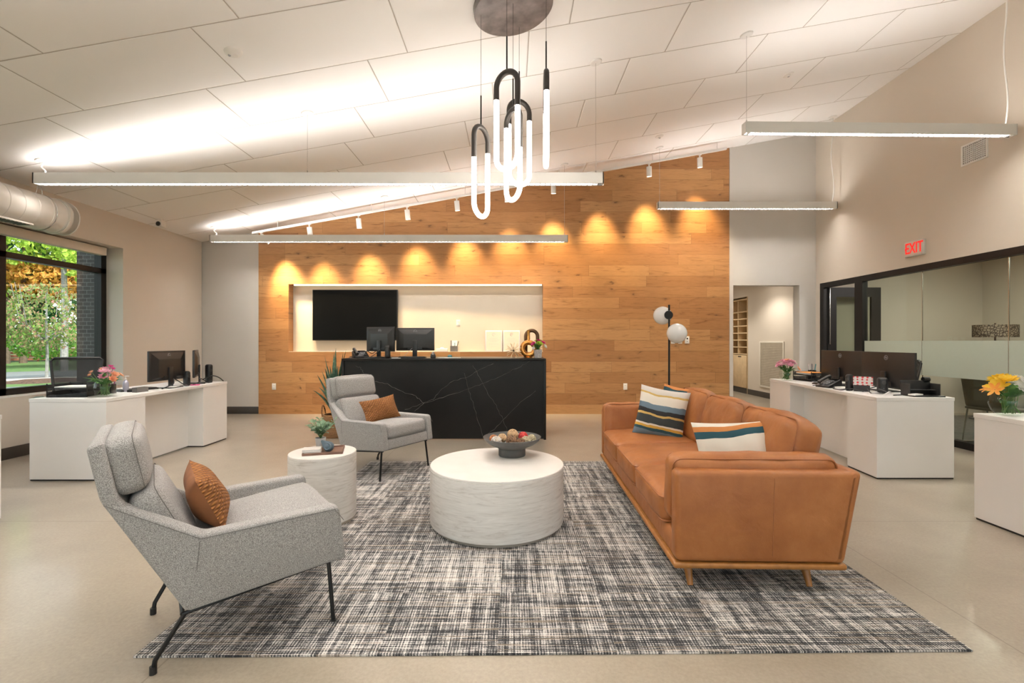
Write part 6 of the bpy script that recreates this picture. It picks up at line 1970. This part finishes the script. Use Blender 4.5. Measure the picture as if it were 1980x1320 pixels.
for s in (-1, 1):
    G().tube([(s * .135, -.06 + 0, .28)] + [(s * (.14 + .015 * math.sin(a)), -.06 * math.cos(a), .30 + .13 * math.sin(a)) for a in [math.pi * k / 12 for k in range(13)]] + [(s * .135, .06, .28)], .010, 8).build('handle', wicker, bkt)
G().lathe([(.134, .252), (0, .258)], seg=24).build('soil', soil, bkt)
agave = leaf_mat('agave_leaves', (0.035, 0.10, 0.07), (0.09, 0.19, 0.13), (0.24, 0.36, 0.24))
ra = random.Random(14)
AG = [(.03, -.02, 1.213), (.11, .05, 1.14), (.155, .03, 1.19), (-.113, -.04, 1.065), (-.127, .05, .94), (-.13, -.10, .82), (-.22, -.03, .745), (-.17, -.12, .71), (-.276, -.04, .61), (-.05, .12, 1.1), (.06, .16, 1.0), (-.18, .14, .85), (-.02, -.10, .9), (.08, -.08, .9), (-.25, .10, .65)]
for k, (dx, dy, hh) in enumerate(AG):
    g = G()
    ang = math.atan2(dy, dx)
    side = Vector((-math.sin(ang), math.cos(ang), 0))
    out = Vector((math.cos(ang), math.sin(ang), 0))
    L = []
    rad = math.hypot(dx, dy)
    for i in range(9):
        f = i / 8
        c = Vector((0, 0, .27)) + out * (rad * f ** 1.35) + Vector((0, 0, hh * .95 * (f - .18 * f * f * (1 if hh > .7 else 2.0))))
        w = .026 * (1 - f ** 2.2) * (.55 + .9 * min(1, f * 2.5)) + .0008
        L.append((g.bm.verts.new(c - side * w), g.bm.verts.new(c - Vector((0, 0, w * .4)) + out * w * .3), g.bm.verts.new(c + side * w), g.bm.verts.new(c - Vector((0, 0, w * .7)) + out * w * .55)))
    for a, b in zip(L, L[1:]):
        for i, j in ((0, 1), (1, 2), (2, 3), (3, 0)):
            g.bm.faces.new((a[i], a[j], b[j], b[i])).tag = True
    g.build('leaf', agave, bkt, ang=1.0)

# ---------------------------------------------------------------- meeting room furniture behind the glass
t = thing('meeting_table', 'dark meeting table behind the glass partition', 'table', (7.0, 5.0, .008))
G().bx(-.62, .62, -1.5, 1.5, .70, .735, .006).build('tabletop', pm('slate_laminate', (0.085, .09, .095), .35), t)
for y in (-1.0, 1.0): G().bx(-.28, .28, y - .04, y + .04, 0, .70, .006).build('leg', dark_plastic, t)
def sled_chair(label, loc, rz):
    t = thing('sled_chair', label, 'chair', loc, rz, 'shell chairs behind the glass')
    sh = pm('taupe_shell', (0.20, .165, .14), .55, var=.05)
    G().cush((.22, .21, .022), .02, 8, (0, 0, -.006), Matrix.Translation((0, .02, .45))).build('seat', sh, t, ang=2)
    G().cush((.21, .02, .20), .02, 8, (0, -.02, 0), Matrix.Translation((0, -.21, .66)) @ Matrix.Rotation(R(12), 4, 'X')).build('backrest', sh, t, ang=2)
    for s in (-1, 1):
        G().tube(smooth_path([(s * .20, -.16, .43), (s * .22, -.20, .06), (s * .22, -.17, .012), (s * .22, .17, .012), (s * .22, .21, .06), (s * .20, .15, .43)], 5), .009, 8).build('leg', chrome, t)
sled_chair('taupe shell chair with sled legs behind the glass, farther from the camera', (6.05, 5.95, .008), R(-80))
sled_chair('taupe shell chair with sled legs behind the glass, nearer the camera', (6.0, 5.10, .008), R(-95))
t = thing('credenza', 'low brown wooden credenza behind the glass partition', 'cabinet', (8.22, 5.9, .008))
cred = pm('credenza_wood', (0.30, .15, .055), .5, var=.2, scale=10)
G().bx(-.25, .25, -1.2, 1.2, .08, .72, .004).build('body', cred, t)
for k in range(4):
    d = G().bx(-.27, -.251, -1.19 + k * .597, -1.19 + k * .597 + .589, .10, .70, .003).build('door', cred, t)
    G().bx(-.285, -.271, -1.19 + k * .597 + .27, -1.19 + k * .597 + .32, .60, .612).build('handle', chrome, d)
G().bx(-.22, .25, -1.15, 1.15, 0, .08).build('plinth', black_plastic, t, smooth=False)
G().bx(-.27, .25, -1.21, 1.21, .72, .745, .003).build('top', MATS['slate_laminate'], t)
def shade_mat():
    m, ns, ls, b = nodes_of('openwork_shade')
    v = mapped(ns, ls)
    vo = ns.new('ShaderNodeTexVoronoi'); vo.inputs['Scale'].default_value = 26; vo.feature = 'DISTANCE_TO_EDGE'
    ls.new(v, vo.inputs[0])
    ls.new(ramp(ns, ls, vo.outputs['Distance'], [(0, (.035, .022, .016)), (.09, (.035, .022, .016)), (.12, (.24, .19, .14))]), b.inputs['Base Color'])
    b.inputs['Roughness'].default_value = .7
    return m
t = thing('table_lamp', 'table lamp with a wide dark openwork shade behind the glass', 'lamp', (7.88, 7.76, .0))
t2z = .75
G().bx(-.22, .22, -.22, .22, .008, .03).tube([(0, 0, .03), (0, 0, .72)], .02, 10).bx(-.25, .25, -.25, .25, .72, .75).build('stand', MATS['slate_laminate'], t)
G().lathe([(0, .75), (.10, .75), (.10, .765), (.03, .78), (.014, .80), (.012, 1.60), (0, 1.60)], seg=24).build('stem', pm('dark_brown_metal', (0.05, .03, .022), .5), t)
G().lathe([(.275, 1.37), (.275, 1.57), (.268, 1.57), (.268, 1.37)], seg=40).tube([(-.27, 0, 1.56), (.27, 0, 1.56)], .005, 6).build('lamp_shade', shade_mat(), t)
